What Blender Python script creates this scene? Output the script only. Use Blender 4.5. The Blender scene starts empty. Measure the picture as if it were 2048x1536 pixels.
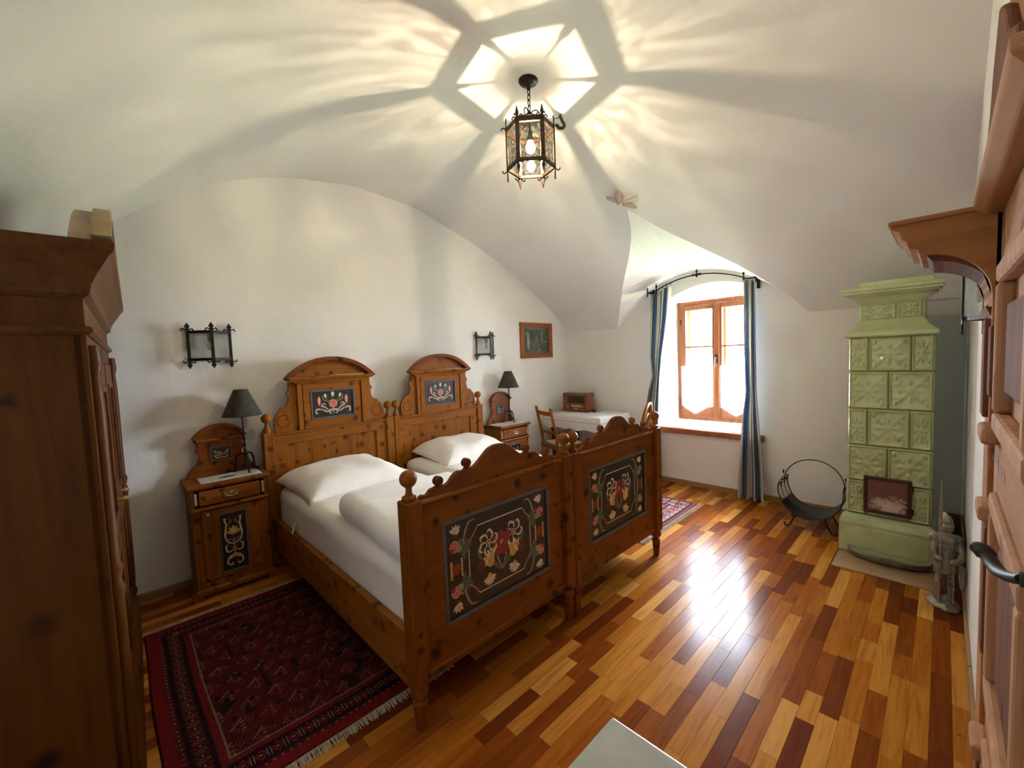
import bpy, bmesh, math, random
import numpy as np
from mathutils import Vector, Matrix
random.seed(7); RNG = np.random.RandomState(11)
PI = math.pi
scene = bpy.context.scene
COL = scene.collection
# ------------------------------------------------------------------ camera
F_PX, YAW, PITCH, ROLL = 836.5, 0.7689, -0.0624, -0.0382
CAM = Vector((0.0, -3.382, 1.549))
fw = Vector((math.sin(YAW)*math.cos(PITCH), math.cos(YAW)*math.cos(PITCH), math.sin(PITCH)))
rt = Vector((math.cos(YAW), -math.sin(YAW), 0)); up = rt.cross(fw)
rt2 = math.cos(ROLL)*rt + math.sin(ROLL)*up; up2 = -math.sin(ROLL)*rt + math.cos(ROLL)*up
cd = bpy.data.cameras.new('camera'); cam = bpy.data.objects.new('camera', cd); COL.objects.link(cam)
cd.sensor_fit = 'HORIZONTAL'; cd.sensor_width = 36.0; cd.lens = F_PX/2048*36.0; cd.clip_start = 0.02; cd.clip_end = 500
m3 = Matrix((rt2, up2, -fw)).transposed()
cam.matrix_world = Matrix.Translation(CAM) @ m3.to_4x4()
scene.camera = cam
# ------------------------------------------------------------------ world, daylight, exposure
world = bpy.data.worlds.new('overcast_sky'); scene.world = world; world.use_nodes = True
wn = world.node_tree.nodes; wn.clear()
bg = wn.new('ShaderNodeBackground'); wo = wn.new('ShaderNodeOutputWorld')
bg.inputs[0].default_value = (0.86, 0.95, 1.10, 1); bg.inputs[1].default_value = 46.0
world.node_tree.links.new(bg.outputs[0], wo.inputs[0])
ld = bpy.data.lights.new('window_portal', 'AREA'); ld.shape = 'RECTANGLE'; ld.size = 1.02; ld.size_y = 1.5
ld.cycles.is_portal = True
lo = bpy.data.objects.new('window_portal', ld); COL.objects.link(lo)
lo.location = (5.40, -1.57, 1.42); lo.rotation_euler = (0, PI/2, 0); lo.rotation_euler = Vector((-1, 0, 0)).to_track_quat('-Z', 'Y').to_euler()
vs = scene.view_settings
vs.view_transform = 'Standard'; vs.look = 'None'; vs.gamma = 1.0; vs.use_curve_mapping = False
vs.exposure = 1.92
LAMP_POWER = 17.0

# ------------------------------------------------------------------ node helpers
def new_mat(name):
    m = bpy.data.materials.new(name); m.use_nodes = True
    nt = m.node_tree; nt.nodes.clear()
    out = nt.nodes.new('ShaderNodeOutputMaterial')
    b = nt.nodes.new('ShaderNodeBsdfPrincipled')
    nt.links.new(b.outputs[0], out.inputs[0])
    return m, nt, b, out
def N(nt, t, **kw):
    n = nt.nodes.new('ShaderNode'+t)
    for k, v in kw.items(): setattr(n, k, v)
    return n
def L(nt, a, b): nt.links.new(a, b)
def math_(nt, op, a, b=None, c=None):
    n = N(nt, 'Math', operation=op)
    for i, x in enumerate((a, b, c)):
        if x is None: continue
        if isinstance(x, (int, float)): n.inputs[i].default_value = x
        else: L(nt, x, n.inputs[i])
    return n.outputs[0]
def ramp(nt, fac, stops, interp='LINEAR'):
    r = N(nt, 'ValToRGB'); r.color_ramp.interpolation = interp
    el = r.color_ramp.elements
    while len(el) > 1: el.remove(el[-1])
    el[0].position = stops[0][0]; el[0].color = tuple(stops[0][1])+(1,)
    for p, c in stops[1:]:
        e = el.new(p); e.color = tuple(c)+(1,)
    L(nt, fac, r.inputs[0]); return r.outputs[0]
def mix(nt, fac, a, b, mode='MIX'):
    n = N(nt, 'Mix', data_type='RGBA', blend_type=mode)
    for i, x in ((0, fac), (6, a), (7, b)):
        if isinstance(x, (int, float)): n.inputs[i].default_value = x
        elif isinstance(x, tuple): n.inputs[i].default_value = x+(1,)
        else: L(nt, x, n.inputs[i])
    return n.outputs[2]
def objcoord(nt, scale=(1, 1, 1), rnd=True):
    tc = N(nt, 'TexCoord'); mp = N(nt, 'Mapping'); mp.inputs[3].default_value = scale
    if rnd:
        oi = N(nt, 'ObjectInfo'); ad = N(nt, 'VectorMath', operation='ADD')
        mu = N(nt, 'VectorMath', operation='SCALE'); mu.inputs[0].default_value = (7.3, 3.1, 5.7); L(nt, oi.outputs['Random'], mu.inputs[3])
        L(nt, tc.outputs['Object'], ad.inputs[0]); L(nt, mu.outputs[0], ad.inputs[1]); L(nt, ad.outputs[0], mp.inputs[0])
    else: L(nt, tc.outputs['Object'], mp.inputs[0])
    return mp.outputs[0]
def noise(nt, vec, scale, detail=3, rough=.5, dist=0):
    n = N(nt, 'TexNoise'); n.inputs['Scale'].default_value = scale; n.inputs['Detail'].default_value = detail
    n.inputs['Roughness'].default_value = rough; n.inputs['Distortion'].default_value = dist
    if vec is not None: L(nt, vec, n.inputs['Vector'])
    return n.outputs[0]
def bump(nt, b, h, strength, dist=.01):
    n = N(nt, 'Bump'); n.inputs['Strength'].default_value = strength; n.inputs['Distance'].default_value = dist
    L(nt, h, n.inputs['Height']); L(nt, n.outputs[0], b.inputs['Normal'])
def simple(name, col, rough=.5, metal=0, var=.12, scale=30, bmp=0, coat=0, spec=.5, bdist=.004):
    m, nt, b, o = new_mat(name); v = objcoord(nt)
    n = noise(nt, v, scale)
    c1 = tuple(max(0, x*(1-var)) for x in col); c2 = tuple(min(1, x*(1+var)) for x in col)
    L(nt, ramp(nt, n, [(.3, c1), (.7, c2)]), b.inputs['Base Color'])
    b.inputs['Roughness'].default_value = rough; b.inputs['Metallic'].default_value = metal
    b.inputs['Coat Weight'].default_value = coat; b.inputs['Specular IOR Level'].default_value = spec
    if bmp: bump(nt, b, noise(nt, v, scale*2), bmp, bdist)
    return m
def wood(name, c1, c2, dark, axis='z', knots=.62, kscale=9.5, rough=.50, coat=.05, rad=.19):
    m, nt, b, o = new_mat(name)
    sc = {'x': (1.2, 14, 14), 'y': (14, 1.2, 14), 'z': (14, 14, 1.2)}[axis]
    v = objcoord(nt, sc); g = noise(nt, v, 1.6, 5, .6, .6); fine = noise(nt, v, 9, 2)
    base = ramp(nt, g, [(.28, c2), (.5, c1), (.72, tuple(min(1, x*1.25) for x in c1))])
    base = mix(nt, .18, base, ramp(nt, fine, [(.35, c2), (.65, c1)]))
    kc = objcoord(nt); ks = N(nt, 'SeparateXYZ'); L(nt, kc, ks.inputs[0]); kv = N(nt, 'CombineXYZ')
    L(nt, ks.outputs[1 if axis == 'y' else 0], kv.inputs[0]); L(nt, ks.outputs[2], kv.inputs[1])
    wob = N(nt, 'VectorMath', operation='MULTIPLY_ADD'); wn_ = N(nt, 'TexNoise'); wn_.inputs['Scale'].default_value = 38; L(nt, kv.outputs[0], wn_.inputs['Vector']); L(nt, wn_.outputs['Color'], wob.inputs[0]); wob.inputs[1].default_value = (.028, .028, 0); L(nt, kv.outputs[0], wob.inputs[2])
    vo = N(nt, 'TexVoronoi', voronoi_dimensions='2D'); vo.inputs['Scale'].default_value = kscale; L(nt, wob.outputs[0], vo.inputs['Vector'])
    sep = N(nt, 'SeparateColor'); L(nt, vo.outputs['Color'], sep.inputs[0])
    mr = N(nt, 'MapRange', interpolation_type='SMOOTHSTEP'); L(nt, math_(nt, 'DIVIDE', vo.outputs['Distance'], math_(nt, 'MULTIPLY_ADD', sep.outputs[1], .95, .45)), mr.inputs[0])
    mr.inputs[1].default_value = rad*.25; mr.inputs[2].default_value = rad*1.6; mr.inputs[3].default_value = 1; mr.inputs[4].default_value = 0
    ok = math_(nt, 'LESS_THAN', sep.outputs[0], knots)
    k = math_(nt, 'MULTIPLY', math_(nt, 'MULTIPLY', mr.outputs[0], ok), math_(nt, 'MULTIPLY_ADD', sep.outputs[2], .35, .60))
    L(nt, mix(nt, k, base, dark), b.inputs['Base Color'])
    b.inputs['Roughness'].default_value = rough; b.inputs['Coat Weight'].default_value = coat; b.inputs['Coat Roughness'].default_value = .25; b.inputs['Specular IOR Level'].default_value = .14
    bump(nt, b, fine, .06, .002)
    return m
def vcol_mat(name, rough=.9, bmp=.4, bscale=350, spec=.2):
    m, nt, b, o = new_mat(name)
    a = N(nt, 'VertexColor', layer_name='Col'); n = noise(nt, objcoord(nt, rnd=False), bscale, 2)
    L(nt, mix(nt, .35, a.outputs[0], ramp(nt, n, [(.3, (.45, .45, .45)), (.7, (1, 1, 1))]), 'MULTIPLY'), b.inputs['Base Color'])
    b.inputs['Roughness'].default_value = rough; b.inputs['Specular IOR Level'].default_value = spec
    if bmp: bump(nt, b, n, bmp, .003)
    return m

# ------------------------------------------------------------------ materials
M = {}
ZW1, ZW2, ZD = (.28, .092, .008), (.19, .055, .005), (.040, .012, .003)
for ax in 'xyz': M['pine_'+ax] = wood('stone_pine_'+ax, ZW1, ZW2, ZD, ax)
for ax in 'xz':
    M['pine_dark_'+ax] = wood('shaded_pine_'+ax, (.190, .050, .004), (.125, .030, .002), (.022, .006, .002), ax)  # stone pine again, darkened in colour for the shade at the foot ends
    M['pine_mid_'+ax] = wood('mid_pine_'+ax, (.235, .070, .007), (.155, .042, .004), (.030, .009, .003), ax)  # same pine, toned between the shaded and the window-lit nightstand
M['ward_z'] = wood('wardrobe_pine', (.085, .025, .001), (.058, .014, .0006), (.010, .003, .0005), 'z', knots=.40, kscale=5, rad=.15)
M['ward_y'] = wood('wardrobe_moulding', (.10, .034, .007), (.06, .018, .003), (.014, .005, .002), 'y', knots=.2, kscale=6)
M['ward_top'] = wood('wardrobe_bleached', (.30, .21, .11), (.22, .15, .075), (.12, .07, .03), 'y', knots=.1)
M['door_z'] = wood('door_pine', (.50, .27, .15), (.40, .20, .10), (.16, .06, .03), 'z', knots=.2, kscale=6, rough=.85, coat=0)
M['door_x'] = wood('door_pine_rail', (.48, .25, .13), (.36, .17, .08), (.14, .05, .03), 'x', knots=.15, kscale=6, rough=.85, coat=0)
M['door_dark'] = wood('door_walnut', (.19, .075, .038), (.12, .045, .022), (.06, .02, .01), 'z', knots=.1, rough=.85, coat=0)
M['hood'] = wood('hood_pine', (.44, .20, .075), (.34, .145, .05), (.15, .05, .02), 'y', knots=.06, rough=.85, coat=0)
M['oak'] = wood('dark_oak', (.13, .045, .015), (.075, .024, .009), (.03, .01, .005), 'z', knots=.1)
M['winwood'] = wood('window_larch', (.30, .115, .05), (.22, .075, .03), (.10, .03, .015), 'z', knots=.05)
M['base'] = wood('skirting_oak', (.36, .20, .09), (.28, .15, .06), (.12, .05, .02), 'x', knots=.05)
M['radio'] = wood('radio_walnut', (.22, .07, .03), (.14, .04, .016), (.06, .02, .01), 'y', knots=.05, rough=.25, coat=.5)
M['frame'] = wood('picture_frame_wood', (.30, .105, .035), (.22, .07, .02), (.1, .03, .01), 'x', knots=.05)
M['iron'] = simple('wrought_iron', (.020, .017, .015), .45, .6, .3, 40, .25)
M['ironbrown'] = simple('brown_iron', (.050, .030, .018), .45, .5, .3, 40, .25)
M['lamp_shade'] = simple('dark_parchment', (.045, .038, .024), .8, 0, .3, 25, .1)
M['brass'] = simple('old_brass', (.45, .33, .17), .35, .9, .2, 60)
M['ivory'] = simple('bone_inlay', (.50, .36, .24), .5)
M['knobcream'] = simple('bone_knob', (.55, .47, .36), .4)
M['sheet'] = simple('white_sheet', (.84, .81, .75), .85, 0, .03, 6, .12, spec=.2, bdist=.02)
M['pillow'] = simple('white_pillowcase', (.87, .85, .80), .85, 0, .03, 6, .15, spec=.2, bdist=.02)
M['duvet'] = simple('white_duvet', (.88, .87, .86), .85, 0, .03, 5, .2, spec=.2, bdist=.02)
M['lace'] = simple('white_lace', (.60, .58, .52), .8, 0, .25, 90, .2)
M['lace2'] = simple('table_linen', (.68, .66, .66), .85, 0, .06, 40, .15)
M['lacegrey'] = simple('linen_band', (.36, .35, .36), .85)
M['radio_dark'] = simple('radio_cloth', (.035, .02, .018), .8)
M['black'] = simple('black_plastic', (.012, .012, .012), .4)
M['greyblue'] = simple('grey_blue_frame_paint', (.095, .085, .075), .5)
M['panel'] = simple('dark_brown_paint', (.022, .013, .009), .4, 0, .3, 8, coat=.15)
for k, c in dict(cream=(.62, .52, .36), red=(.26, .02, .015), pink=(.60, .19, .13), green=(.085, .11, .045), yellow=(.58, .33, .07), olive=(.26, .26, .13), white=(.65, .60, .50), dred=(.13, .015, .012)).items():
    M['p_'+k] = simple('paint_'+k, c, .5, 0, .2, 60)
PAINTS = [M['p_'+k] for k in ('cream', 'red', 'pink', 'green', 'yellow', 'olive', 'white', 'dred')]
PI_ = {k: i for i, k in enumerate(('cream', 'red', 'pink', 'green', 'yellow', 'olive', 'white', 'dred'))}
M['stove'] = simple('green_glazed_tile', (.50, .58, .30), .12, 0, .10, 9, .05, coat=1.0)
M['stovejoint'] = simple('stove_joint', (.16, .165, .07), .5)
M['stove_door'] = simple('stove_door_bronze', (.085, .050, .042), .35, .7)
def sooty():
    m, nt, b, o = new_mat('stove_door_glass'); tc = N(nt, 'TexCoord'); mp = N(nt, 'Mapping'); mp.inputs[1].default_value = (0, .15, -4.95); mp.inputs[3].default_value = (1, 9, 13); L(nt, tc.outputs['Object'], mp.inputs[0])
    ln_ = N(nt, 'VectorMath', operation='LENGTH'); L(nt, mp.outputs[0], ln_.inputs[0]); n = noise(nt, mp.outputs[0], 2.2, 4, .6, .8)
    f = math_(nt, 'SUBTRACT', math_(nt, 'MULTIPLY', n, 2.2), ln_.outputs['Value'])
    L(nt, ramp(nt, f, [(.1, (.20, .085, .070)), (.75, (.62, .52, .46))]), b.inputs['Base Color']); b.inputs['Roughness'].default_value = .15; return m
M['stove_glass'] = sooty()
M['pewter'] = simple('grey_pewter', (.30, .275, .22), .42, .55, .35, 35, .3)
M['plate'] = simple('stone_floor_plate', (.36, .22, .12), .4, 0, .12, 12)
M['tray'] = simple('iron_spark_tray', (.22, .19, .13), .4, .5, .3, 25)
M['boxred'] = simple('reddish_box', (.11, .045, .035), .6)
M['socket'] = simple('dark_socket', (.03, .022, .018), .5)
M['leafgreen'] = simple('lawn', (.17, .22, .10), .9, 0, .3, 2)
M['bookdark'] = simple('dark_leaf', (.05, .04, .03), .5)
M['stucco'] = simple('stucco_white', (.66, .60, .54), .9, 0, .05, 12, .1)
M['stuccotan'] = simple('stucco_tan', (.58, .46, .36), .9, 0, .06, 12, .1)

def plaster(name, col, grey=None):
    m, nt, b, o = new_mat(name)
    g = N(nt, 'NewGeometry'); n1 = noise(nt, g.outputs['Position'], 1.3, 4); n2 = noise(nt, g.outputs['Position'], 9, 4, .6)
    c = ramp(nt, n1, [(.3, tuple(x*.95 for x in col)), (.7, tuple(min(1, x*1.03) for x in col))])
    if grey:
        sp = N(nt, 'SeparateXYZ'); L(nt, g.outputs['Position'], sp.inputs[0])
        wob = math_(nt, 'MULTIPLY_ADD', n2, .02, 1.755)
        zm = math_(nt, 'LESS_THAN', sp.outputs[2], wob)
        am = math_(nt, 'GREATER_THAN', sp.outputs[0], 3.1) if grey == 'x' else math_(nt, 'LESS_THAN', sp.outputs[1], -3.2)
        c = mix(nt, math_(nt, 'MULTIPLY', zm, am), c, (.60, .64, .61))
    L(nt, c, b.inputs['Base Color']); b.inputs['Roughness'].default_value = .92; b.inputs['Specular IOR Level'].default_value = .2
    h = math_(nt, 'ADD', math_(nt, 'MULTIPLY', n1, 3.0), n2); bump(nt, b, h, .35, .012)
    return m
PW = (.85, .84, .81)
M['plaster'] = plaster('lime_plaster', PW)
M['plaster_far'] = plaster('lime_plaster_far', PW, 'y')
M['plaster_right'] = plaster('lime_plaster_right', PW, 'x')

def plank_mat(name, attr):
    m, nt, b, o = new_mat(name)
    g = N(nt, 'NewGeometry')
    if attr: r = N(nt, 'Attribute', attribute_name='rnd').outputs['Fac']
    else: r = N(nt, 'ObjectInfo').outputs['Random']
    off = N(nt, 'VectorMath', operation='SCALE'); off.inputs[0].default_value = (13, 29, 0); L(nt, r, off.inputs[3])
    ad = N(nt, 'VectorMath', operation='ADD'); L(nt, g.outputs['Position'], ad.inputs[0]); L(nt, off.outputs[0], ad.inputs[1])
    mp = N(nt, 'Mapping'); mp.inputs[3].default_value = (1.6, 22, 1); L(nt, ad.outputs[0], mp.inputs[0])
    gr = noise(nt, mp.outputs[0], 1.5, 4, .6, 1.4)
    base = ramp(nt, r, [(0, (.13, .026, .006)), (.2, (.21, .050, .007)), (.4, (.31, .085, .010)), (.55, (.36, .112, .012)), (.72, (.43, .155, .018)), (.88, (.52, .22, .036)), (1, (.62, .32, .075))])
    c = mix(nt, .75, base, ramp(nt, gr, [(.3, (.62, .52, .44)), (.55, (1, 1, 1)), (.75, (1.12, 1.12, 1.1))]), 'MULTIPLY')
    vo = N(nt, 'TexVoronoi'); vo.inputs['Scale'].default_value = 4.2; L(nt, ad.outputs[0], vo.inputs['Vector'])
    kn = math_(nt, 'LESS_THAN', vo.outputs['Distance'], .035)
    c = mix(nt, math_(nt, 'MULTIPLY', kn, .7), c, (.07, .025, .012))
    L(nt, c, b.inputs['Base Color']); b.inputs['Roughness'].default_value = .22
    b.inputs['Specular IOR Level'].default_value = .08
    nb = noise(nt, g.outputs['Position'], 5, 3); bump(nt, b, nb, .05, .01)
    return m
M['plank'] = plank_mat('parquet_strip', False); M['plankfield'] = plank_mat('parquet_field', True)
M['subfloor'] = simple('subfloor', (.10, .045, .02), .6)

def marble():
    m, nt, b, o = new_mat('grey_white_marble'); v = objcoord(nt)
    n = noise(nt, v, 3.5, 6, .65, 2.2); w = noise(nt, v, 1.5, 3, .5, 2.0)
    vein = math_(nt, 'ABSOLUTE', math_(nt, 'SUBTRACT', w, .5))
    c = ramp(nt, n, [(.3, (.34, .36, .31)), (.7, (.48, .50, .44))])
    c = mix(nt, ramp(nt, vein, [(0, (.8, .8, .8)), (.012, (.35, .35, .35)), (.06, (0, 0, 0))]), c, (.14, .15, .13))
    L(nt, c, b.inputs['Base Color']); b.inputs['Roughness'].default_value = .22; b.inputs['Coat Weight'].default_value = .2
    return m
M['marble'] = marble()
def glass(name, seedy, gloss=.07, tint=(1, 1, 1)):
    m = bpy.data.materials.new(name); m.use_nodes = True; nt = m.node_tree; nt.nodes.clear()
    out = N(nt, 'OutputMaterial'); tr = N(nt, 'BsdfTransparent'); gl = N(nt, 'BsdfGlossy'); mx = N(nt, 'MixShader')
    gl.inputs['Roughness'].default_value = .05
    v = objcoord(nt, (1, 1, .55)); n = noise(nt, v, 27 if seedy else 4, 2, .5, 2.0 if seedy else 0)
    d = math_(nt, 'ABSOLUTE', math_(nt, 'SUBTRACT', n, .5))
    if seedy: c = ramp(nt, d, [(0, (1, 1, .98)), (.02, (1, 1, .97)), (.05, (.66, .65, .62)), (.3, (.56, .55, .52))])  # seedy mottling, contrast raised in the tint to stand in for caustic ripples
    else: c = ramp(nt, n, [(.3, tuple(x*.97 for x in tint)), (.7, tint)])
    L(nt, c, tr.inputs[0]); mx.inputs[0].default_value = gloss
    L(nt, tr.outputs[0], mx.inputs[1]); L(nt, gl.outputs[0], mx.inputs[2]); L(nt, mx.outputs[0], out.inputs[0])
    return m
M['lampglass'] = glass('seedy_lantern_glass', True, .05)
M['pane'] = glass('window_pane', False, .05)
M['sconceglass'] = None
def milk():
    m = bpy.data.materials.new('pale_sconce_glass'); m.use_nodes = True; nt = m.node_tree; nt.nodes.clear()
    o = N(nt, 'OutputMaterial'); d = N(nt, 'BsdfTranslucent'); t = N(nt, 'BsdfTransparent'); g = N(nt, 'BsdfGlossy'); g.inputs['Roughness'].default_value = .08
    n = noise(nt, objcoord(nt), 16, 3); c = ramp(nt, n, [(.3, (.86, .90, .88)), (.7, (.96, .98, .97))]); L(nt, c, t.inputs[0]); L(nt, c, d.inputs[0])
    a = N(nt, 'MixShader'); a.inputs[0].default_value = .12; L(nt, t.outputs[0], a.inputs[1]); L(nt, d.outputs[0], a.inputs[2])
    b = N(nt, 'MixShader'); b.inputs[0].default_value = .10; L(nt, a.outputs[0], b.inputs[1]); L(nt, g.outputs[0], b.inputs[2]); L(nt, b.outputs[0], o.inputs[0]); return m
M['sconceglass'] = milk()
def emit(name, col, s):
    m = bpy.data.materials.new(name); m.use_nodes = True; nt = m.node_tree; nt.nodes.clear()
    o = N(nt, 'OutputMaterial'); e = N(nt, 'Emission'); e.inputs[0].default_value = col+(1,); e.inputs[1].default_value = s
    L(nt, e.outputs[0], o.inputs[0]); return m
def bulb_mat():
    m = bpy.data.materials.new('glowing_clear_bulb'); m.use_nodes = True; nt = m.node_tree; nt.nodes.clear()
    o = N(nt, 'OutputMaterial'); e = N(nt, 'Emission'); t = N(nt, 'BsdfTransparent'); a = N(nt, 'AddShader')
    n = noise(nt, objcoord(nt), 30, 2); L(nt, ramp(nt, n, [(.3, (1, .76, .46)), (.7, (1, .80, .52))]), e.inputs[0]); e.inputs[1].default_value = 22
    L(nt, e.outputs[0], a.inputs[0]); L(nt, t.outputs[0], a.inputs[1]); L(nt, a.outputs[0], o.inputs[0]); return m
M['bulb'] = bulb_mat()
def cafe():
    m = bpy.data.materials.new('sheer_white_voile'); m.use_nodes = True; nt = m.node_tree; nt.nodes.clear()
    o = N(nt, 'OutputMaterial'); d = N(nt, 'BsdfDiffuse'); t = N(nt, 'BsdfTranslucent'); tr = N(nt, 'BsdfTransparent')
    v = objcoord(nt); n = noise(nt, v, 60, 2); c = ramp(nt, n, [(.3, (.78, .78, .80)), (.7, (.9, .9, .92))])
    L(nt, c, d.inputs[0]); L(nt, c, t.inputs[0])
    a = N(nt, 'MixShader'); a.inputs[0].default_value = .6; L(nt, d.outputs[0], a.inputs[1]); L(nt, t.outputs[0], a.inputs[2])
    b = N(nt, 'MixShader'); b.inputs[0].default_value = .22; L(nt, a.outputs[0], b.inputs[1]); L(nt, tr.outputs[0], b.inputs[2])
    L(nt, b.outputs[0], o.inputs[0]); return m
M['voile'] = cafe()
def curtain_mat():
    m, nt, b, o = new_mat('striped_curtain_cloth'); uv = N(nt, 'UVMap'); sp = N(nt, 'SeparateXYZ'); L(nt, uv.outputs[0], sp.inputs[0])
    fr = math_(nt, 'FRACT', math_(nt, 'MULTIPLY', sp.outputs[0], 2.0))
    cr, bl, nv, tn = (.74, .70, .58), (.12, .215, .38), (.075, .14, .27), (.52, .46, .34)
    c = ramp(nt, fr, [(0, cr), (.22, tn), (.26, cr), (.34, nv), (.38, bl), (.62, nv), (.66, cr), (.74, tn), (.78, cr), (.88, bl), (.94, cr)], 'CONSTANT')
    # small woven sprigs on the blue bands
    vo = N(nt, 'TexVoronoi'); vo.inputs['Scale'].default_value = 14; L(nt, objcoord(nt), vo.inputs['Vector'])
    c = mix(nt, math_(nt, 'MULTIPLY', math_(nt, 'LESS_THAN', vo.outputs['Distance'], .14), .25), c, (.6, .55, .42))
    L(nt, c, b.inputs['Base Color']); b.inputs['Roughness'].default_value = .8; b.inputs['Specular IOR Level'].default_value = .25
    b.inputs['Sheen Weight'].default_value = .2
    tl = N(nt, 'BsdfTranslucent'); L(nt, c, tl.inputs[0]); mx = N(nt, 'MixShader'); mx.inputs[0].default_value = .3
    L(nt, b.outputs[0], mx.inputs[1]); L(nt, tl.outputs[0], mx.inputs[2]); L(nt, mx.outputs[0], o.inputs[0])
    return m
M['curtain'] = curtain_mat()
M['rug'] = vcol_mat('knotted_rug'); M['canvas'] = vcol_mat('painted_canvas', .35, .05, 120, .5)
M['fringe'] = simple('wool_fringe', (.42, .36, .26), .9)

# ------------------------------------------------------------------ mesh builder
class MB:
    def __init__(s): s.v = []; s.f = []; s.m = []
    def add(s, vs, fs, mi=0):
        o = len(s.v); s.v += [tuple(v) for v in vs]; s.f += [tuple(i+o for i in f) for f in fs]; s.m += [mi]*len(fs); return s
    def box(s, x0, x1, y0, y1, z0, z1, mi=0):
        return s.add([(x0, y0, z0), (x1, y0, z0), (x1, y1, z0), (x0, y1, z0), (x0, y0, z1), (x1, y0, z1), (x1, y1, z1), (x0, y1, z1)],
                     [(0, 3, 2, 1), (4, 5, 6, 7), (0, 1, 5, 4), (1, 2, 6, 5), (2, 3, 7, 6), (3, 0, 4, 7)], mi)
    def stack(s, rings, mi=0):   # rings: list of (x0,x1,y0,y1,z)
        vs = []; fs = []
        for (x0, x1, y0, y1, z) in rings: vs += [(x0, y0, z), (x1, y0, z), (x1, y1, z), (x0, y1, z)]
        for i in range(len(rings)-1):
            a = 4*i
            for k in range(4): fs.append((a+k, a+(k+1) % 4, a+4+(k+1) % 4, a+4+k))
        n = 4*(len(rings)-1); fs += [(3, 2, 1, 0), (n, n+1, n+2, n+3)]
        return s.add(vs, fs, mi)
    def prism(s, pts, a, b, plane='xz', mi=0):
        n = len(pts)
        def P(p, t): return {'xz': (p[0], t, p[1]), 'yz': (t, p[0], p[1]), 'xy': (p[0], p[1], t)}[plane]
        vs = [P(p, a) for p in pts]+[P(p, b) for p in pts]
        fs = [tuple(range(n)), tuple(range(2*n-1, n-1, -1))]+[(i, i+n, (i+1) % n+n, (i+1) % n) for i in range(n)]
        return s.add(vs, fs, mi)
    def lathe(s, prof, cx=0, cy=0, seg=16, mi=0, axis='z', rot=0):
        vs = []; fs = []
        for r, z in prof:
            for k in range(seg):
                a = 2*PI*k/seg+rot; c, d = r*math.cos(a), r*math.sin(a)
                vs.append({'z': (cx+c, cy+d, z), 'x': (z, cx+c, cy+d), 'y': (cx+c, z, cy+d)}[axis])
        for i in range(len(prof)-1):
            for k in range(seg):
                k2 = (k+1) % seg; fs.append((i*seg+k, i*seg+k2, (i+1)*seg+k2, (i+1)*seg+k))
        fs.append(tuple(range(seg-1, -1, -1))); n = (len(prof)-1)*seg; fs.append(tuple(range(n, n+seg)))
        return s.add(vs, fs, mi)
    def tube(s, pts, r, seg=6, closed=False, mi=0, flat=1.0):
        pts = [Vector(p) for p in pts]; n = len(pts); vs = []; fs = []
        rs = r if isinstance(r, (list, tuple)) else [r]*n
        prev = None
        for i, p in enumerate(pts):
            t = (pts[(i+1) % n]-pts[i-1]) if closed else (pts[min(i+1, n-1)]-pts[max(i-1, 0)])
            t.normalize()
            if prev is None:
                a = Vector((0, 0, 1)) if abs(t.z) < .9 else Vector((1, 0, 0)); nrm = t.cross(a).normalized()
            else:
                nrm = prev-t*prev.dot(t)
                nrm = nrm.normalized() if nrm.length > 1e-6 else t.orthogonal().normalized()
            prev = nrm; bn = t.cross(nrm)
            for k in range(seg):
                a = 2*PI*k/seg; vs.append(p+nrm*math.cos(a)*rs[i]+bn*math.sin(a)*rs[i]*flat)
        m = n if closed else n-1
        for i in range(m):
            j = (i+1) % n
            for k in range(seg):
                k2 = (k+1) % seg; fs.append((i*seg+k, i*seg+k2, j*seg+k2, j*seg+k))
        if not closed: fs += [tuple(range(seg-1, -1, -1)), tuple(range((n-1)*seg, n*seg))]
        return s.add(vs, fs, mi)
    def ell(s, c, r, seg=12, rings=8, mi=0):
        prof = [(max(1e-4, math.sin(PI*i/rings)), -math.cos(PI*i/rings)) for i in range(rings+1)]
        t = MB().lathe(prof, seg=seg)
        return s.add([(c[0]+x*r[0], c[1]+y*r[1], c[2]+z*r[2]) for x, y, z in t.v], t.f, mi)
    def poly(s, pts, mi=0): return s.add(pts, [tuple(range(len(pts)))], mi)
    def xf(s, M4):
        s.v = [tuple(M4 @ Vector(v)) for v in s.v]; return s
    def join(s, o):
        n = len(s.v); s.v += o.v; s.f += [tuple(i+n for i in f) for f in o.f]; s.m += o.m; return s
    def mesh(s, name, mats, smooth=None):
        me = bpy.data.meshes.new(name); me.from_pydata(s.v, [], s.f)
        for m in (mats if isinstance(mats, list) else [mats]): me.materials.append(m)
        me.polygons.foreach_set('material_index', s.m)
        bm = bmesh.new(); bm.from_mesh(me); bmesh.ops.recalc_face_normals(bm, faces=bm.faces); bm.to_mesh(me); bm.free()
        if smooth is not None:
            me.polygons.foreach_set('use_smooth', [True]*len(me.polygons)); me.set_sharp_from_angle(angle=math.radians(smooth))
        me.update(); return me
    def build(s, name, mats, parent=None, smooth=None, bevel=0, loc=None, rotz=None):
        o = bpy.data.objects.new(name, s.mesh(name, mats, smooth)); COL.objects.link(o)
        if parent: o.parent = parent
        if loc: o.location = loc
        if rotz: o.rotation_euler = (0, 0, rotz)
        if bevel:
            b = o.modifiers.new('bevel', 'BEVEL'); b.width = bevel; b.segments = 2; b.limit_method = 'ANGLE'; b.angle_limit = math.radians(40)
        return o
def tag(o, label=None, cat=None, group=None, kind=None):
    if label: o['label'] = label
    if cat: o['category'] = cat
    if group: o['group'] = group
    if kind: o['kind'] = kind
    return o
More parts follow.
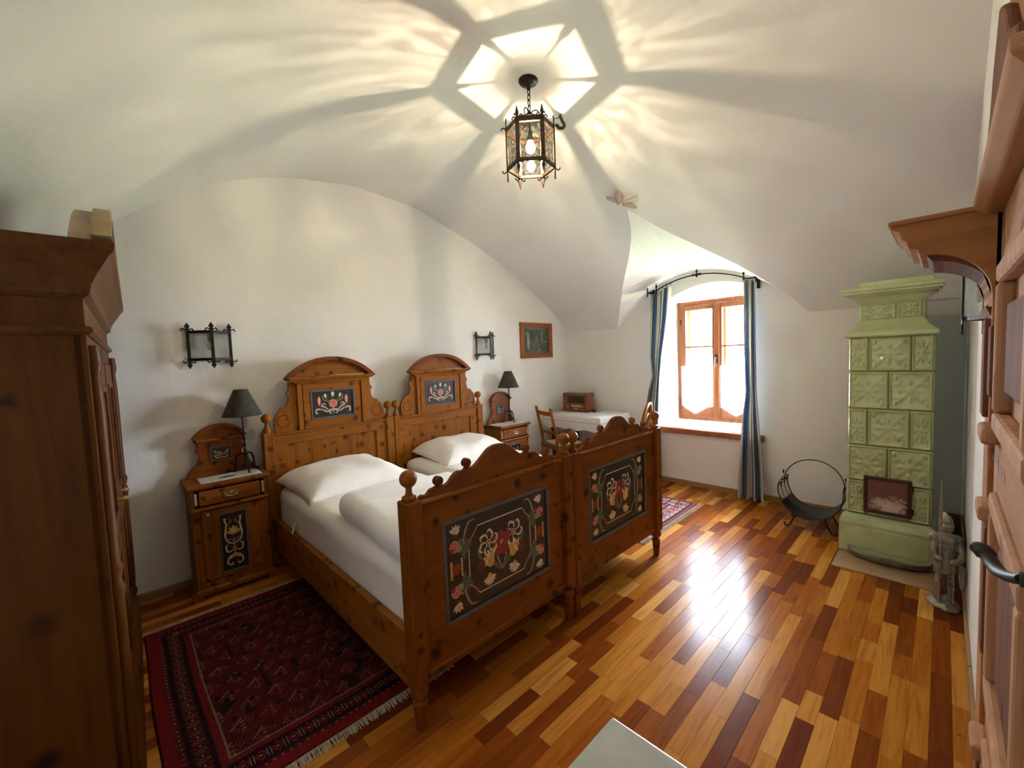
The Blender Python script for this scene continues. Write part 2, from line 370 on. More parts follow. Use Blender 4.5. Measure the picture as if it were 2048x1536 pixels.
def thing(name, label, cat, loc=(0, 0, 0), rotz=0, group=None, kind=None):
    o = bpy.data.objects.new(name, None); COL.objects.link(o); o.location = loc; o.rotation_euler = (0, 0, rotz); o.empty_display_size = .1
    return tag(o, label, cat, group, kind)
def box(name, dims, mat, parent=None, bevel=.003): return MB().box(*dims).build(name, mat, parent, bevel=bevel)
def copy_tree(o, parent=None):
    c = o.copy(); COL.objects.link(c); c.parent = parent
    for ch in o.children: copy_tree(ch, c)
    return c
def arc(cx, cz, r, a0, a1, n): return [(cx+r*math.cos(math.radians(a0+(a1-a0)*i/n)), cz+r*math.sin(math.radians(a0+(a1-a0)*i/n))) for i in range(n+1)]
def smoothline(pts, n=8):   # Catmull-Rom
    P = [Vector(p) for p in pts]; out = []
    for i in range(len(P)-1):
        p0, p1, p2, p3 = P[max(i-1, 0)], P[i], P[i+1], P[min(i+2, len(P)-1)]
        for k in range(n):
            t = k/n; out.append(.5*((2*p1)+(-p0+p2)*t+(2*p0-5*p1+4*p2-p3)*t*t+(-p0+3*p1-3*p2+p3)*t**3))
    out.append(P[-1]); return out

# ------------------------------------------------------------------ room shell
X0, X1, Y0, Y1 = -0.70, 4.75, -3.50, 0.36
BX = np.array([-.70, -.45, -.2, .117, .376, .672, 1.079, 1.69, 2.354, 3.118, 3.55, 3.919, 4.393, 4.60, 4.75])
BZ = np.array([1.95, 2.13, 2.31, 2.535, 2.738, 2.914, 3.069, 3.153, 3.10, 2.848, 2.665, 2.471, 2.179, 2.02, 1.87])
_xs = np.linspace(X0, X1, 400); _zs = np.interp(_xs, BX, BZ)
for _ in range(60): _zs[1:-1] = .25*_zs[:-2]+.5*_zs[1:-1]+.25*_zs[2:]
def barrel(x): return float(np.interp(x, _xs, _zs))
LC, LW = -1.48, 1.02
def wallarch(y): return 2.42-.55*abs((y-LC)/LW)**2.1
def lun(x, y):
    t = min(1, max(0, (X1-x)/1.5)); a = abs((y-LC)/LW)
    return 2.42-.55*((1-t)*a**2.1+t*(1.25*a**1.12))+.243*(X1-x)
def xstar(y):
    if wallarch(y) <= barrel(X1): return X1
    lo_, hi = 2.2, X1
    if lun(hi, y) <= barrel(hi): return X1
    for _ in range(40):
        mid = .5*(lo_+hi)
        if lun(mid, y) > barrel(mid): hi = mid
        else: lo_ = mid
    return hi
def ceil_wall(y): return max(barrel(X1), wallarch(y))
ys = sorted(set([round(v, 4) for v in np.linspace(Y0-.06, Y1+.06, 78)]+[LC]+[round(v, 4) for v in np.linspace(LC-1.05, LC+1.05, 90)]))
c = MB(); nb, nl = 70, 16; vs = []; fs = []
for y in ys:
    xs_ = xstar(y)
    for i in range(nb+1): x = X0+(xs_-X0)*i/nb; vs.append((x, y, barrel(x)))
for j in range(len(ys)-1):
    for i in range(nb): a = j*(nb+1)+i; fs.append((a, a+1, a+nb+2, a+nb+1))
c.add(vs, fs); vs = []; fs = []
ly = [i for i, y in enumerate(ys) if xstar(y) < X1-1e-4]; ly = [ys[i] for i in range(ly[0]-1, ly[-1]+2)]
for y in ly:
    xs_ = xstar(y)
    for i in range(nl+1): x = xs_+(X1-xs_)*i/nl; vs.append((x, y, lun(x, y) if xs_ < X1-1e-4 else barrel(X1)))
for j in range(len(ly)-1):
    for i in range(nl): a = j*(nl+1)+i; fs.append((a, a+1, a+nl+2, a+nl+1))
c.add(vs, fs)
ceiling = c.build('ceiling', M['plaster'], smooth=60)
tag(ceiling, 'white plaster barrel vault with a pointed lunette over the window', 'ceiling', kind='structure')

def endwall(name, y, mat, label):
    w = MB(); xs = np.linspace(X0, X1, 60)
    vs = [(x, y, 0) for x in xs]+[(x, y, barrel(x)+.06) for x in xs]; n = len(xs)
    w.add(vs, [(i, i+1, n+i+1, n+i) for i in range(n-1)])
    return tag(w.build(name, mat), label, 'wall', kind='structure')
endwall('wall_left', Y1, M['plaster'], 'white plaster wall with an arched top behind the two headboards')
endwall('wall_right', Y0, M['plaster_right'], 'white plaster wall with a grey painted part beside the stove')
MB().add([(X0, Y0, 0), (X0, Y1, 0), (X0, Y1, barrel(X0)+.1), (X0, Y0, barrel(X0)+.1)], [(0, 1, 2, 3)]).build('wall_near', M['plaster'])
tag(bpy.data.objects['wall_near'], 'white plaster wall behind the tall wardrobe', 'wall', kind='structure')
# window wall with splayed, arched niche
NY0, NY1, NZ0 = -2.035, -1.00, .655
def nicheTop(y): return 2.28-.55*(y+1.62)**2
FY0, FY1, FZ0, FZ1, FX = -2.03, -1.11, .715, 2.14, 5.06
w = MB(); yy = sorted(set([round(v, 4) for v in np.linspace(Y0, Y1, 90)]+[NY0, NY1]))
for a, b in zip(yy[:-1], yy[1:]):
    if a >= NY0 and b <= NY1:
        w.poly([(X1, a, 0), (X1, b, 0), (X1, b, NZ0), (X1, a, NZ0)])
        w.poly([(X1, a, nicheTop(a)), (X1, b, nicheTop(b)), (X1, b, ceil_wall(b)+.08), (X1, a, ceil_wall(a)+.08)])
        k = lambda y: FY0+(y-NY0)/(NY1-NY0)*(FY1-FY0)
        ft = lambda y: FZ1+.03*(1-((y+1.56)/.56)**2)
        w.poly([(X1, a, nicheTop(a)), (X1, b, nicheTop(b)), (FX+.02, k(b), ft(b)), (FX+.02, k(a), ft(a))])
    else: w.poly([(X1, a, 0), (X1, b, 0), (X1, b, ceil_wall(b)+.08), (X1, a, ceil_wall(a)+.08)])
for (ya, yb) in ((NY0, FY0), (NY1, FY1)):
    w.poly([(X1, ya, NZ0), (X1, ya, nicheTop(ya)), (FX+.02, yb, FZ1), (FX+.02, yb, FZ0-.03)])
w.poly([(X1, NY0, NZ0), (X1, NY1, NZ0), (FX+.02, FY1, FZ0-.03), (FX+.02, FY0, FZ0-.03)])
# outer reveal of the thick wall
EX = 5.42; oy0, oy1, oz0, oz1 = FY0+.06, FY1-.06, FZ0+.02, FZ1-.03
rA = [(FX+.04, FY0-.05, FZ0-.06), (FX+.04, FY1+.05, FZ0-.06), (FX+.04, FY1+.05, FZ1+.06), (FX+.04, FY0-.05, FZ1+.06)]
rB = [(FX+.05, oy0, oz0), (FX+.05, oy1, oz0), (FX+.05, oy1, oz1), (FX+.05, oy0, oz1)]
rC = [(EX, oy0-.06, oz0), (EX, oy1+.06, oz0), (EX, oy1+.06, oz1+.05), (EX, oy0-.06, oz1+.05)]
for P_, Q_ in ((rB, rC),):
    for i in range(4): w.poly([P_[i], P_[(i+1) % 4], Q_[(i+1) % 4], Q_[i]])
wf = w.build('wall_far', M['plaster_far']); tag(wf, 'white plaster window wall with a deep splayed niche', 'wall', kind='structure')
# floor
fl = MB().box(X0-.02, X1+.02, Y0-.02, Y1+.02, -.06, -.012).build('floor', M['subfloor'])
tag(fl, 'glossy multi-toned wooden strip parquet', 'floor', kind='structure')
PWD = .0655
def proj(p):
    d = Vector(p)-CAM; z = d.dot(fw)
    return (1024+F_PX*d.dot(rt2)/z, 768-F_PX*d.dot(up2)/z, z) if z > .05 else (-9999, -9999, .05)
hidden = [(.10, 1.0, -1.62, -.2), (.95, 2.9, -1.75, .36), (-.7, -.02, -1.5, .36), (3.1, 4.15, -1.6, -.2), (3.95, 4.7, -3.4, -2.85), (0, .6, -3.5, -2.95), (3.4, 4.75, -.9, .36)]
pieces = []
y = Y0
while y < Y1-.004:
    wd = min(PWD, Y1-y); x = X0-random.random()*.3
    while x < X1-.004:
        ln = random.choice((.20, .28, .34, .40, .46, .55, .66)); a, b = max(x, X0), min(x+ln, X1)
        if b-a > .006: pieces.append((a, b, y, y+wd))
        x += ln
    y += wd
def score(p):
    a, b, c_, d = p; mx_, my_ = (a+b)/2, (c_+d)/2
    for h in hidden:
        if h[0] < mx_ < h[1] and h[2] < my_ < h[3]: return 0
    q = [proj((xx, yy_, 0)) for xx, yy_ in ((a, c_), (b, c_), (b, d), (a, d))]
    u = sum(k[0] for k in q)/4; v_ = sum(k[1] for k in q)/4
    if not (-20 < u < 2068 and 0 < v_ < 1580) or q[0][2] < .1: return 0
    return abs(sum(q[i][0]*q[(i+1) % 4][1]-q[(i+1) % 4][0]*q[i][1] for i in range(4)))/2
sc = sorted(range(len(pieces)), key=lambda i: -score(pieces[i])); best = set(i for i in sc[:295])
g_ = .0003; e_ = .0005
def plank_mb(a, b, c_, d, mi=0):
    return MB().add([(a+g_, c_+g_, -.012), (b-g_, c_+g_, -.012), (b-g_, d-g_, -.012), (a+g_, d-g_, -.012), (a+g_, c_+g_, -e_), (b-g_, c_+g_, -e_), (b-g_, d-g_, -e_), (a+g_, d-g_, -e_),
                     (a+g_+e_, c_+g_+e_, 0), (b-g_-e_, c_+g_+e_, 0), (b-g_-e_, d-g_-e_, 0), (a+g_+e_, d-g_-e_, 0)],
                    [(8, 9, 10, 11), (0, 1, 5, 4), (1, 2, 6, 5), (2, 3, 7, 6), (3, 0, 4, 7), (4, 5, 9, 8), (5, 6, 10, 9), (6, 7, 11, 10), (7, 4, 8, 11)])
cache = {}
field = MB(); frnd = []
for i, (a, b, c_, d) in enumerate(pieces):
    if i in best:
        key = (round(b-a, 3), round(d-c_, 4))
        if key not in cache: cache[key] = plank_mb(-key[0]/2, key[0]/2, -key[1]/2, key[1]/2).mesh('plank', M['plank'])
        o = bpy.data.objects.new('plank', cache[key]); COL.objects.link(o); o.parent = fl; o.location = ((a+b)/2, (c_+d)/2, 0)
    else:
        t = plank_mb(a, b, c_, d); field.join(t); frnd += [random.random()]*len(t.f)
fo = field.build('plank_field', M['plankfield'], fl); tag(fo, kind='stuff')
at = fo.data.attributes.new('rnd', 'FLOAT', 'FACE'); at.data.foreach_set('value', frnd)
# baseboards
def baseb(name, dims, label): tag(box(name, dims, M['base'], bevel=.004), label, 'baseboard', kind='structure')
baseb('baseboard_left', (X0, X1, Y1-.018, Y1+.01, 0, .055), 'low wooden skirting along the headboard wall')
baseb('baseboard_far', (X1-.018, X1+.01, Y0, Y1, 0, .055), 'low wooden skirting under the window')
baseb('baseboard_right', (1.95, X1, Y0-.01, Y0+.014, 0, .055), 'low wooden skirting beside the carved door')
# lawn outside
tag(MB().box(5.5, 60, -40, 40, -1.3, -1.0).build('ground', M['leafgreen']), 'green lawn outside the window', 'lawn', kind='structure')

# ------------------------------------------------------------------ window
win = thing('window_1', 'brown wooden casement window with two sashes in the niche', 'window', (FX, -1.57, 0), kind='structure')
hw = .46
fr = MB(); fr.box(0, .055, -hw, -hw+.045, FZ0, FZ1); fr.box(0, .055, hw-.045, hw, FZ0, FZ1)
fr.box(0, .055, -hw+.045, hw-.045, FZ0, FZ0+.045); fr.box(0, .055, -hw+.045, hw-.045, FZ1-.05, FZ1)
fr.build('frame', M['winwood'], win, bevel=.004)
for s in (-1, 1):
    a, b = (.002, hw-.048) if s > 0 else (-hw+.048, -.002)
    sa = MB(); x0, x1 = -.015, .035
    sa.box(x0, x1, a, a+.052, FZ0+.048, FZ1-.053); sa.box(x0, x1, b-.052, b, FZ0+.048, FZ1-.053)
    sa.box(x0, x1, a+.052, b-.052, FZ0+.048, FZ0+.175); sa.box(x0, x1, a+.052, b-.052, FZ1-.11, FZ1-.053)
    so = sa.build('sash', M['winwood'], win, bevel=.004)
    MB().box(x0+.008, x1-.008, a+.052, b-.052, 1.585, 1.605).build('muntin', M['winwood'], so)
    MB().box(.010, .014, a+.05, b-.05, FZ0+.165, 1.59).build('pane', M['pane'], so)
    MB().box(.010, .014, a+.05, b-.05, 1.60, FZ1-.10).build('pane', M['pane'], so)
# outer sashes seen through the glass
for s in (-1, 1):
    a, b = (.03, hw-.08) if s > 0 else (-hw+.08, -.03)
    sa = MB(); x0, x1 = .13, .16
    sa.box(x0, x1, a-.02, a+.02, FZ0+.06, FZ1-.06); sa.box(x0, x1, b-.02, b+.03, FZ0+.06, FZ1-.06); sa.box(x0, x1, a, b, FZ0+.06, FZ0+.10); sa.box(x0, x1, a, b, FZ1-.10, FZ1-.06); sa.box(x0, x1, a, b, 1.585, 1.605)
    sa.build('outer_sash', M['winwood'], win, bevel=.003)
cov = MB().box(-.03, -.012, -.028, .028, FZ0+.05, FZ1-.055); cov.build('cover_strip', M['winwood'], win, bevel=.005)
hd = MB(); hd.box(-.045, -.03, -.012, .012, 1.40, 1.50); hd.tube(smoothline([(-.05, 0, 1.47), (-.065, 0, 1.45), (-.065, 0, 1.38), (-.06, 0, 1.35)], 4), .008); hd.build('handle', M['ironbrown'], win, smooth=40)
for z in (.95, 1.9): MB().lathe([(.008, z-.03), (.008, z+.03)], -.02, hw-.046, 8).build('hinge', M['ironbrown'], win)
# stay/tie cord hanging from the sash
sill = thing('trim_1', 'white window ledge with a brown wooden front board', 'window sill', (X1, -1.57, 0), kind='structure')
box('ledge', (-.02, FX-X1+.0, -.455, .53, .645, .672), simple('ledge_white', (.62, .68, .74), .25, coat=.3), sill, .006)
box('front_board', (-.055, .0, -.565, .62, .600, .664), M['winwood'], sill, .006)
# cafe curtains
for s in (-1, 1):
    cy = -1.57+s*.225; mbc = MB(); nu, nv = 36, 26; vs = []; fs = []
    for j in range(nv+1):
        for i in range(nu+1):
            u = -1+2*i/nu; bot = .795+.115*abs(u-.1)**1.15; top = 1.37
            z = top+(bot-top)*j/nv
            x = FX-.045+.008*math.sin(u*24+.4*math.sin(3*u))*(1-.3*j/nv)
            vs.append((x, cy+u*.175, z))
    for j in range(nv):
        for i in range(nu): a = j*(nu+1)+i; fs.append((a, a+1, a+nu+2, a+nu+1))
    cc = thing('cafe_curtain', 'sheer white half curtain on the sash %s' % ('beside the inner edge of the long right-hand drape' if s < 0 else 'beside the niche jamb next to the table'), 'curtain', group='cafe curtains')
    cc['label'] = 'sheer white cafe curtain on the window sash nearer the %s' % ('green tiled stove' if s < 0 else 'writing table')
    mbc.add(vs, fs).build('cloth', M['voile'], cc, smooth=60)
    MB().tube([(FX-.045, cy-.185, 1.352), (FX-.045, cy+.185, 1.352)], .004).build('rod', M['knobcream'], cc)
    hem = MB(); hem.tube([(FX-.05, cy-.175, 1.33), (FX-.05, cy, 1.325), (FX-.05, cy+.175, 1.33)], .005); hem.build('hem', M['lace2'], cc)
# curtain rod
rod = thing('curtain_rod', 'black wrought iron arched curtain rod above the window', 'curtain rod', (4.62, -1.52, 2.25))
def rodz(t): return -.005+.12*(1-t*t)
rp = [(0, t*.49, rodz(t)-.02*(t < -2)) for t in np.linspace(-1, 1, 25)]
MB().tube(rp, .0075, 8).build('rod', M['iron'], rod, smooth=50)
for s, zz in ((-1, -.0), (1, -.0)):
    b_ = MB(); b_.tube([(0, s*.49, rodz(1)), (0, s*.57, rodz(1))], .0075); b_.box(-.008, .13, s*.56-.008, s*.56+.008, -.012, .004); b_.box(.115, .13, s*.56-.014, s*.56+.014, -.10, .09)
    b_.lathe([(.001, .10), (.012, .075), (.006, .055), (.012, .045), (.006, .03), (.009, -.04), (.001, -.06)], 0, s*.57, 8)
    b_.build('bracket', M['iron'], rod)
    f_ = MB(); f_.lathe([(.002, .085), (.013, .055), (.006, .03), (.01, .02), (.008, -.03)], 0, s*.46, 8); f_.build('finial', M['iron'], rod, smooth=50)
cl = MB(); cl.lathe([(.002, .175), (.012, .15), (.007, .13), (.016, .12), (.016, .105), (.004, .085)], 0, 0, 8); cl.tube([(0, -.05, .115), (0, .05, .115)], .013, 8); cl.build('centre_clasp', M['iron'], rod, smooth=50)
for k in range(12):
    yy_ = (-.470-.018*(k % 6)) if k < 6 else (.292+.046*(k % 6)); zz = rodz(max(-1, min(1, yy_/.49)))
    MB().tube([(0, yy_+.0, zz), (.012*1, yy_, zz-.012), (0, yy_, zz-.028), (-.012, yy_, zz-.012)], .0022, 5, True).build('ring', M['iron'], rod)
# drapes
def drape(name, label, prof, pleats, x=4.62, amp=.028, phase=0.):
    mbd = MB(); nu, nv = 120, 60; vs = []; fs = []; uvs = []
    zt, zb = prof[0][0], prof[-1][0]
    zs = [p[0] for p in prof][::-1]; ya = [p[1] for p in prof][::-1]; yb = [p[2] for p in prof][::-1]; am = [p[3] for p in prof][::-1]
    for j in range(nv+1):
        z = zt+(zb-zt)*j/nv; a, b = np.interp(z, zs, ya), np.interp(z, zs, yb); A = np.interp(z, zs, am)
        for i in range(nu+1):
            u = i/nu; ph = 2*PI*pleats*u+phase+.5*math.sin(z*2.1)
            yv = a+(b-a)*u+.012*math.cos(ph*1.0+.7)*min(1, 8*u*(1-u)); xv = x-A*math.sin(ph)-.006*math.sin(2.3*ph+z*3)
            ztop = 2.25+rodz(max(-1, min(1, (yv+1.52)/.49)))-.022; zv = z+(ztop-zt)*max(0, 1-j/(nv*.45))
            vs.append((xv, yv, zv)); uvs.append((u, j/nv))
    for j in range(nv):
        for i in range(nu): a = j*(nu+1)+i; fs.append((a, a+1, a+nu+2, a+nu+1))
    mbd.add(vs, fs); o = mbd.build(name, M['curtain'], smooth=70)
    uv = o.data.uv_layers.new(name='UVMap')
    for p in o.data.polygons:
        for li in p.loop_indices: uv.data[li].uv = uvs[o.data.loops[li].vertex_index]
    so = o.modifiers.new('thick', 'SOLIDIFY'); so.thickness = .003
    return tag(o, label, 'curtain', 'striped window drapes')
drape('drape', 'blue and cream striped drape tied in at the side of the writing table', [(2.245, -1.235, -.985, .022), (1.9, -1.20, -.97, .028), (1.5, -1.13, -.96, .03), (1.27, -1.095, -.985, .022), (1.1, -1.09, -.94, .03), (.7, -1.075, -.87, .035), (.03, -1.06, -.84, .035)], 4)
drape('drape', 'blue and cream striped drape hanging to the floor at the stove side', [(2.235, -2.085, -1.985, .03), (1.6, -2.09, -1.985, .033), (1.1, -2.10, -1.995, .03), (.85, -2.12, -1.96, .033), (.4, -2.15, -1.935, .04), (.012, -2.165, -1.92, .042)], 3.4, phase=.6)

# ------------------------------------------------------------------ painted flowers
def rot2(p, a): return (p[0]*math.cos(a)-p[1]*math.sin(a), p[0]*math.sin(a)+p[1]*math.cos(a))
class Paint:
    def __init__(s, w, h): s.w, s.h = w, h; s.mb = MB(); s.k = 0
    def _pt(s, u, v): s.z = .0004+.00001*(s.k % 60); return (u*s.w, 0, v*s.h)
    def shape(s, pts, col):   # pts in metres about centre
        s.k += 1; d = -.0004-.000012*(s.k % 70)
        s.mb.poly([(p[0], d, p[1]) for p in pts], PI_[col])
    def petal(s, x, z, l, w, ang, col):
        pts = []
        for i in range(12):
            t = 2*PI*i/12; px = l/2*(1-math.cos(t)); pz = w/2*math.sin(t)*(1.15-.5*abs(px/l-.6))
            q = rot2((px, pz), ang); pts.append((x+q[0], z+q[1]))
        s.shape(pts, col)
    def dot(s, x, z, r, col, n=12): s.shape([(x+r*math.cos(2*PI*i/n), z+r*math.sin(2*PI*i/n)) for i in range(n)], col)
    def stroke(s, pts, w, col, taper=True):
        P = smoothline([(p[0], p[1], 0) for p in pts], 6); n = len(P); Lp = []; Rp = []
        for i, p in enumerate(P):
            t = P[min(i+1, n-1)]-P[max(i-1, 0)]; nn = Vector((-t.y, t.x)).normalized()
            ww = w*.5*(.35+.65*math.sin(PI*min(1, (i+.5)/n)) if taper else 1)
            Lp.append((p.x+nn.x*ww, p.y+nn.y*ww)); Rp.append((p.x-nn.x*ww, p.y-nn.y*ww))
        for i in range(n-1):
            s.k += (i == 0); d = -.0004-.000012*(s.k % 70)
            s.mb.poly([(q[0], d, q[1]) for q in (Lp[i], Lp[i+1], Rp[i+1], Rp[i])], PI_[col])
    def fan(s, x, z, l, w, a0, a1, n, col):
        for i in range(n): s.petal(x, z, l, w, math.radians(a0+(a1-a0)*i/max(1, n-1)), col)
    def daisy(s, x, z, r, n, col, ccol):
        for i in range(n): q = 2*PI*i/n; s.petal(x+r*.35*math.cos(q), z+r*.35*math.sin(q), r*.65, r*.28, q, col)
        s.dot(x, z, r*.33, ccol)
    def rose(s, x, z, r, col, c2):
        for i in range(8): q = 2*PI*i/8; s.dot(x+r*.6*math.cos(q), z+r*.6*math.sin(q), r*.42, col)
        s.dot(x, z, r*.75, col)
        for i in range(3): s.stroke([(x+r*.5*math.cos(q), z+r*.5*math.sin(q)) for q in np.linspace(i*2.1, i*2.1+1.8, 5)], r*.13, c2)
        s.dot(x, z, r*.14, c2)
    def tulip(s, x, z, r, ang, col, c2):
        for a in (-.5, 0, .5): s.petal(x, z, r*2, r*.9, ang+a, col)
        s.petal(x, z, r*1.6, r*.4, ang, c2)
    def build(s, parent, y): o = s.mb.build('floral_painting', PAINTS, parent); o.location = (0, y, 0); return o
def foot_painting():
    p = Paint(.66, .43)
    oct_ = []; a, b, c_ = .205, .155, .055
    oct_ = [(-a+c_, b), (a-c_, b), (a-c_*.55, b-c_*.62), (a, b-c_), (a, -b+c_), (a-c_*.55, -b+c_*.62), (a-c_, -b), (-a+c_, -b), (-a+c_*.55, -b+c_*.62), (-a, -b+c_), (-a, b-c_), (-a+c_*.55, b-c_*.62)]
    for i in range(12):
        q, r = oct_[i], oct_[(i+1) % 12]; p.stroke([q, r], .0055, 'pink' if i % 3 else 'cream', False)
    # bouquet
    for s in (-1, 1):
        p.stroke([(0, -.10), (s*.03, -.03), (s*.06, .03)], .010, 'olive'); p.stroke([(0, -.10), (s*.05, -.06), (s*.10, -.01)], .012, 'green'); p.petal(s*.02, -.09, .07, .022, math.radians(90-s*35), 'green')
        p.petal(s*.13, -.02, .07, .02, math.radians(90-s*20), 'green')
    p.tulip(0, -.015, .055, PI/2, 'red', 'dred'); p.dot(-.02, .0, .03, 'red'); p.dot(.02, .0, .03, 'red'); p.dot(0, .035, .012, 'pink')
    for s in (-1, 1):
        x = s*.075; p.tulip(x, -.055, .034, PI/2-s*.25, 'yellow', 'cream'); p.dot(x, -.04, .022, 'yellow'); p.petal(x, .0, .03, .012, PI/2-s*.8, 'white'); p.petal(x-s*.02, -.005, .03, .012, PI/2+s*.4, 'white')
        p.dot(s*.135, -.035, .026, 'dred'); p.petal(s*.11, -.05, .035, .011, PI/2+s*.5, 'white')
        p.fan(s*.085, -.105, .042, .015, 200 if s < 0 else 170, 350 if s < 0 else 330, 7, 'cream'); p.dot(s*.085, -.10, .014, 'yellow')
        cx, cz = s*.085, .055
        for k in range(6):
            q = 2*PI*k/6+.3*s; p.stroke([(cx+.02*math.cos(q), cz+.02*math.sin(q)), (cx+.045*math.cos(q+.2), cz+.045*math.sin(q+.2)), (cx+.06*math.cos(q+.7), cz+.06*math.sin(q+.7)), (cx+.05*math.cos(q+1.0), cz+.05*math.sin(q+1.0))], .012, 'cream')
        p.dot(cx, cz, .017, 'cream'); p.dot(cx, cz, .012, 'dred'); p.dot(cx, cz, .006, 'cream')
    for s in (-1, 1):
        X = s*.275
        p.stroke([(s*.165, .19), (s*.20, .185), (s*.225, .14), (s*.235, .09), (s*.23, .03)], .011, 'olive'); p.stroke([(s*.165, -.19), (s*.20, -.185), (s*.225, -.14), (s*.235, -.09), (s*.23, -.03)], .011, 'olive')
        p.stroke([(s*.235, .10), (s*.25, .12), (s*.262, .10)], .009, 'olive'); p.stroke([(s*.235, -.10), (s*.25, -.12), (s*.262, -.10)], .009, 'olive')
        for t in (1, -1):
            for k, a in enumerate((100, 80, 60)): p.petal(s*.24, t*.035, .09, .02, math.radians(t*(90-s*(a-90)+s*8)), 'green')
            p.rose(X+s*.01, t*.10, .027, 'pink', 'red'); p.dot(X-s*.015, t*.085, .017, 'olive'); p.dot(X+s*.025, t*.085, .012, 'red')
            p.dot(X, t*.15, .014, 'dred')
            p.fan(X, t*.155, .040, .014, t*55, t*145, 4, 'cream'); p.petal(X, t*.15, .028, .01, math.radians(t*40), 'white')
        p.dot(X+s*.002, 0, .026, 'red')
        for k in range(9): z = -.036+.009*k; p.petal(X+s*.022, z, .017, .008, 0 if s > 0 else PI, 'yellow'); p.petal(X-s*.022, z, .012, .007, PI if s > 0 else 0, 'cream')
    return p
def head_painting():
    p = Paint(.32, .2)
    p.stroke([(0, -.09), (0, -.02)], .012, 'olive')
    for s in (-1, 1):
        p.stroke([(0, -.05), (s*.04, -.055), (s*.07, -.03), (s*.095, -.02), (s*.075, .0), (s*.06, -.015)], .011, 'cream'); p.stroke([(0, -.05), (s*.05, -.07), (s*.09, -.05), (s*.135, -.045), (s*.14, -.075), (s*.125, -.08)], .012, 'cream')
        p.stroke([(s*.005, -.065), (s*.025, -.06), (s*.03, -.08), (s*.015, -.09)], .010, 'cream'); p.stroke([(s*.025, .01), (s*.05, .035), (s*.06, .06)], .011, 'green')
        p.stroke([(s*.03, .01), (s*.075, .03), (s*.085, .065)], .008, 'olive'); p.petal(s*.052, .035, .05, .028, math.radians(90-s*15), 'green'); p.petal(s*.058, .045, .035, .018, math.radians(90-s*10), 'white')
        p.petal(s*.112, -.02, .085, .03, PI/2, 'red'); p.petal(s*.112, -.015, .075, .024, PI/2, 'pink'); p.petal(s*.112, -.005, .06, .009, PI/2, 'white'); p.petal(s*.125, -.02, .07, .01, PI/2-s*.1, 'dred')
        p.stroke([(s*.112, -.02), (s*.10, -.045), (s*.08, -.055)], .006, 'green')
    p.petal(0, .04, .055, .034, PI/2, 'green'); p.petal(0, .055, .04, .022, PI/2, 'white')
    p.rose(0, -.005, .036, 'pink', 'red')
    return p
def door_painting():
    p = Paint(.13, .4)
    p.stroke([(0, -.12), (0, .06)], .010, 'olive')
    for s in (-1, 1):
        p.stroke([(0, -.02), (s*.035, .0), (s*.05, .05), (s*.04, .12), (s*.05, .165), (s*.035, .16)], .010, 'cream'); p.stroke([(0, -.06), (s*.04, -.07), (s*.05, -.03), (s*.035, -.02)], .009, 'cream')
        p.stroke([(0, -.09), (s*.035, -.11), (s*.045, -.15), (s*.02, -.165), (s*.015, -.145)], .010, 'cream'); p.stroke([(s*.04, .11), (s*.015, .14), (s*.02, .16)], .007, 'olive')
        p.petal(0, .0, .055, .014, math.radians(90-s*60), 'green'); p.petal(0, -.1, .05, .014, math.radians(90-s*120), 'yellow')
        for a in (25, 60): p.petal(0, .05, .055, .018, math.radians(90-s*a), 'yellow')
    p.petal(0, .05, .06, .02, PI/2, 'yellow'); p.petal(0, .055, .04, .01, PI/2, 'cream'); p.dot(0, .03, .016, 'dred'); p.tulip(0, -.065, .018, PI/2, 'red', 'yellow')
    return p
def back_painting():
    p = Paint(.11, .085); p.rose(-.015, -.003, .018, 'pink', 'red')
    for s in (-1, 1):
        p.petal(0, -.02, .05, .016, math.radians(90-s*50), 'green'); p.stroke([(0, -.03), (s*.03, -.03), (s*.04, -.01)], .005, 'cream'); p.dot(s*.038, .015, .008, 'olive')
    p.petal(.02, -.005, .03, .012, .6, 'olive'); return p

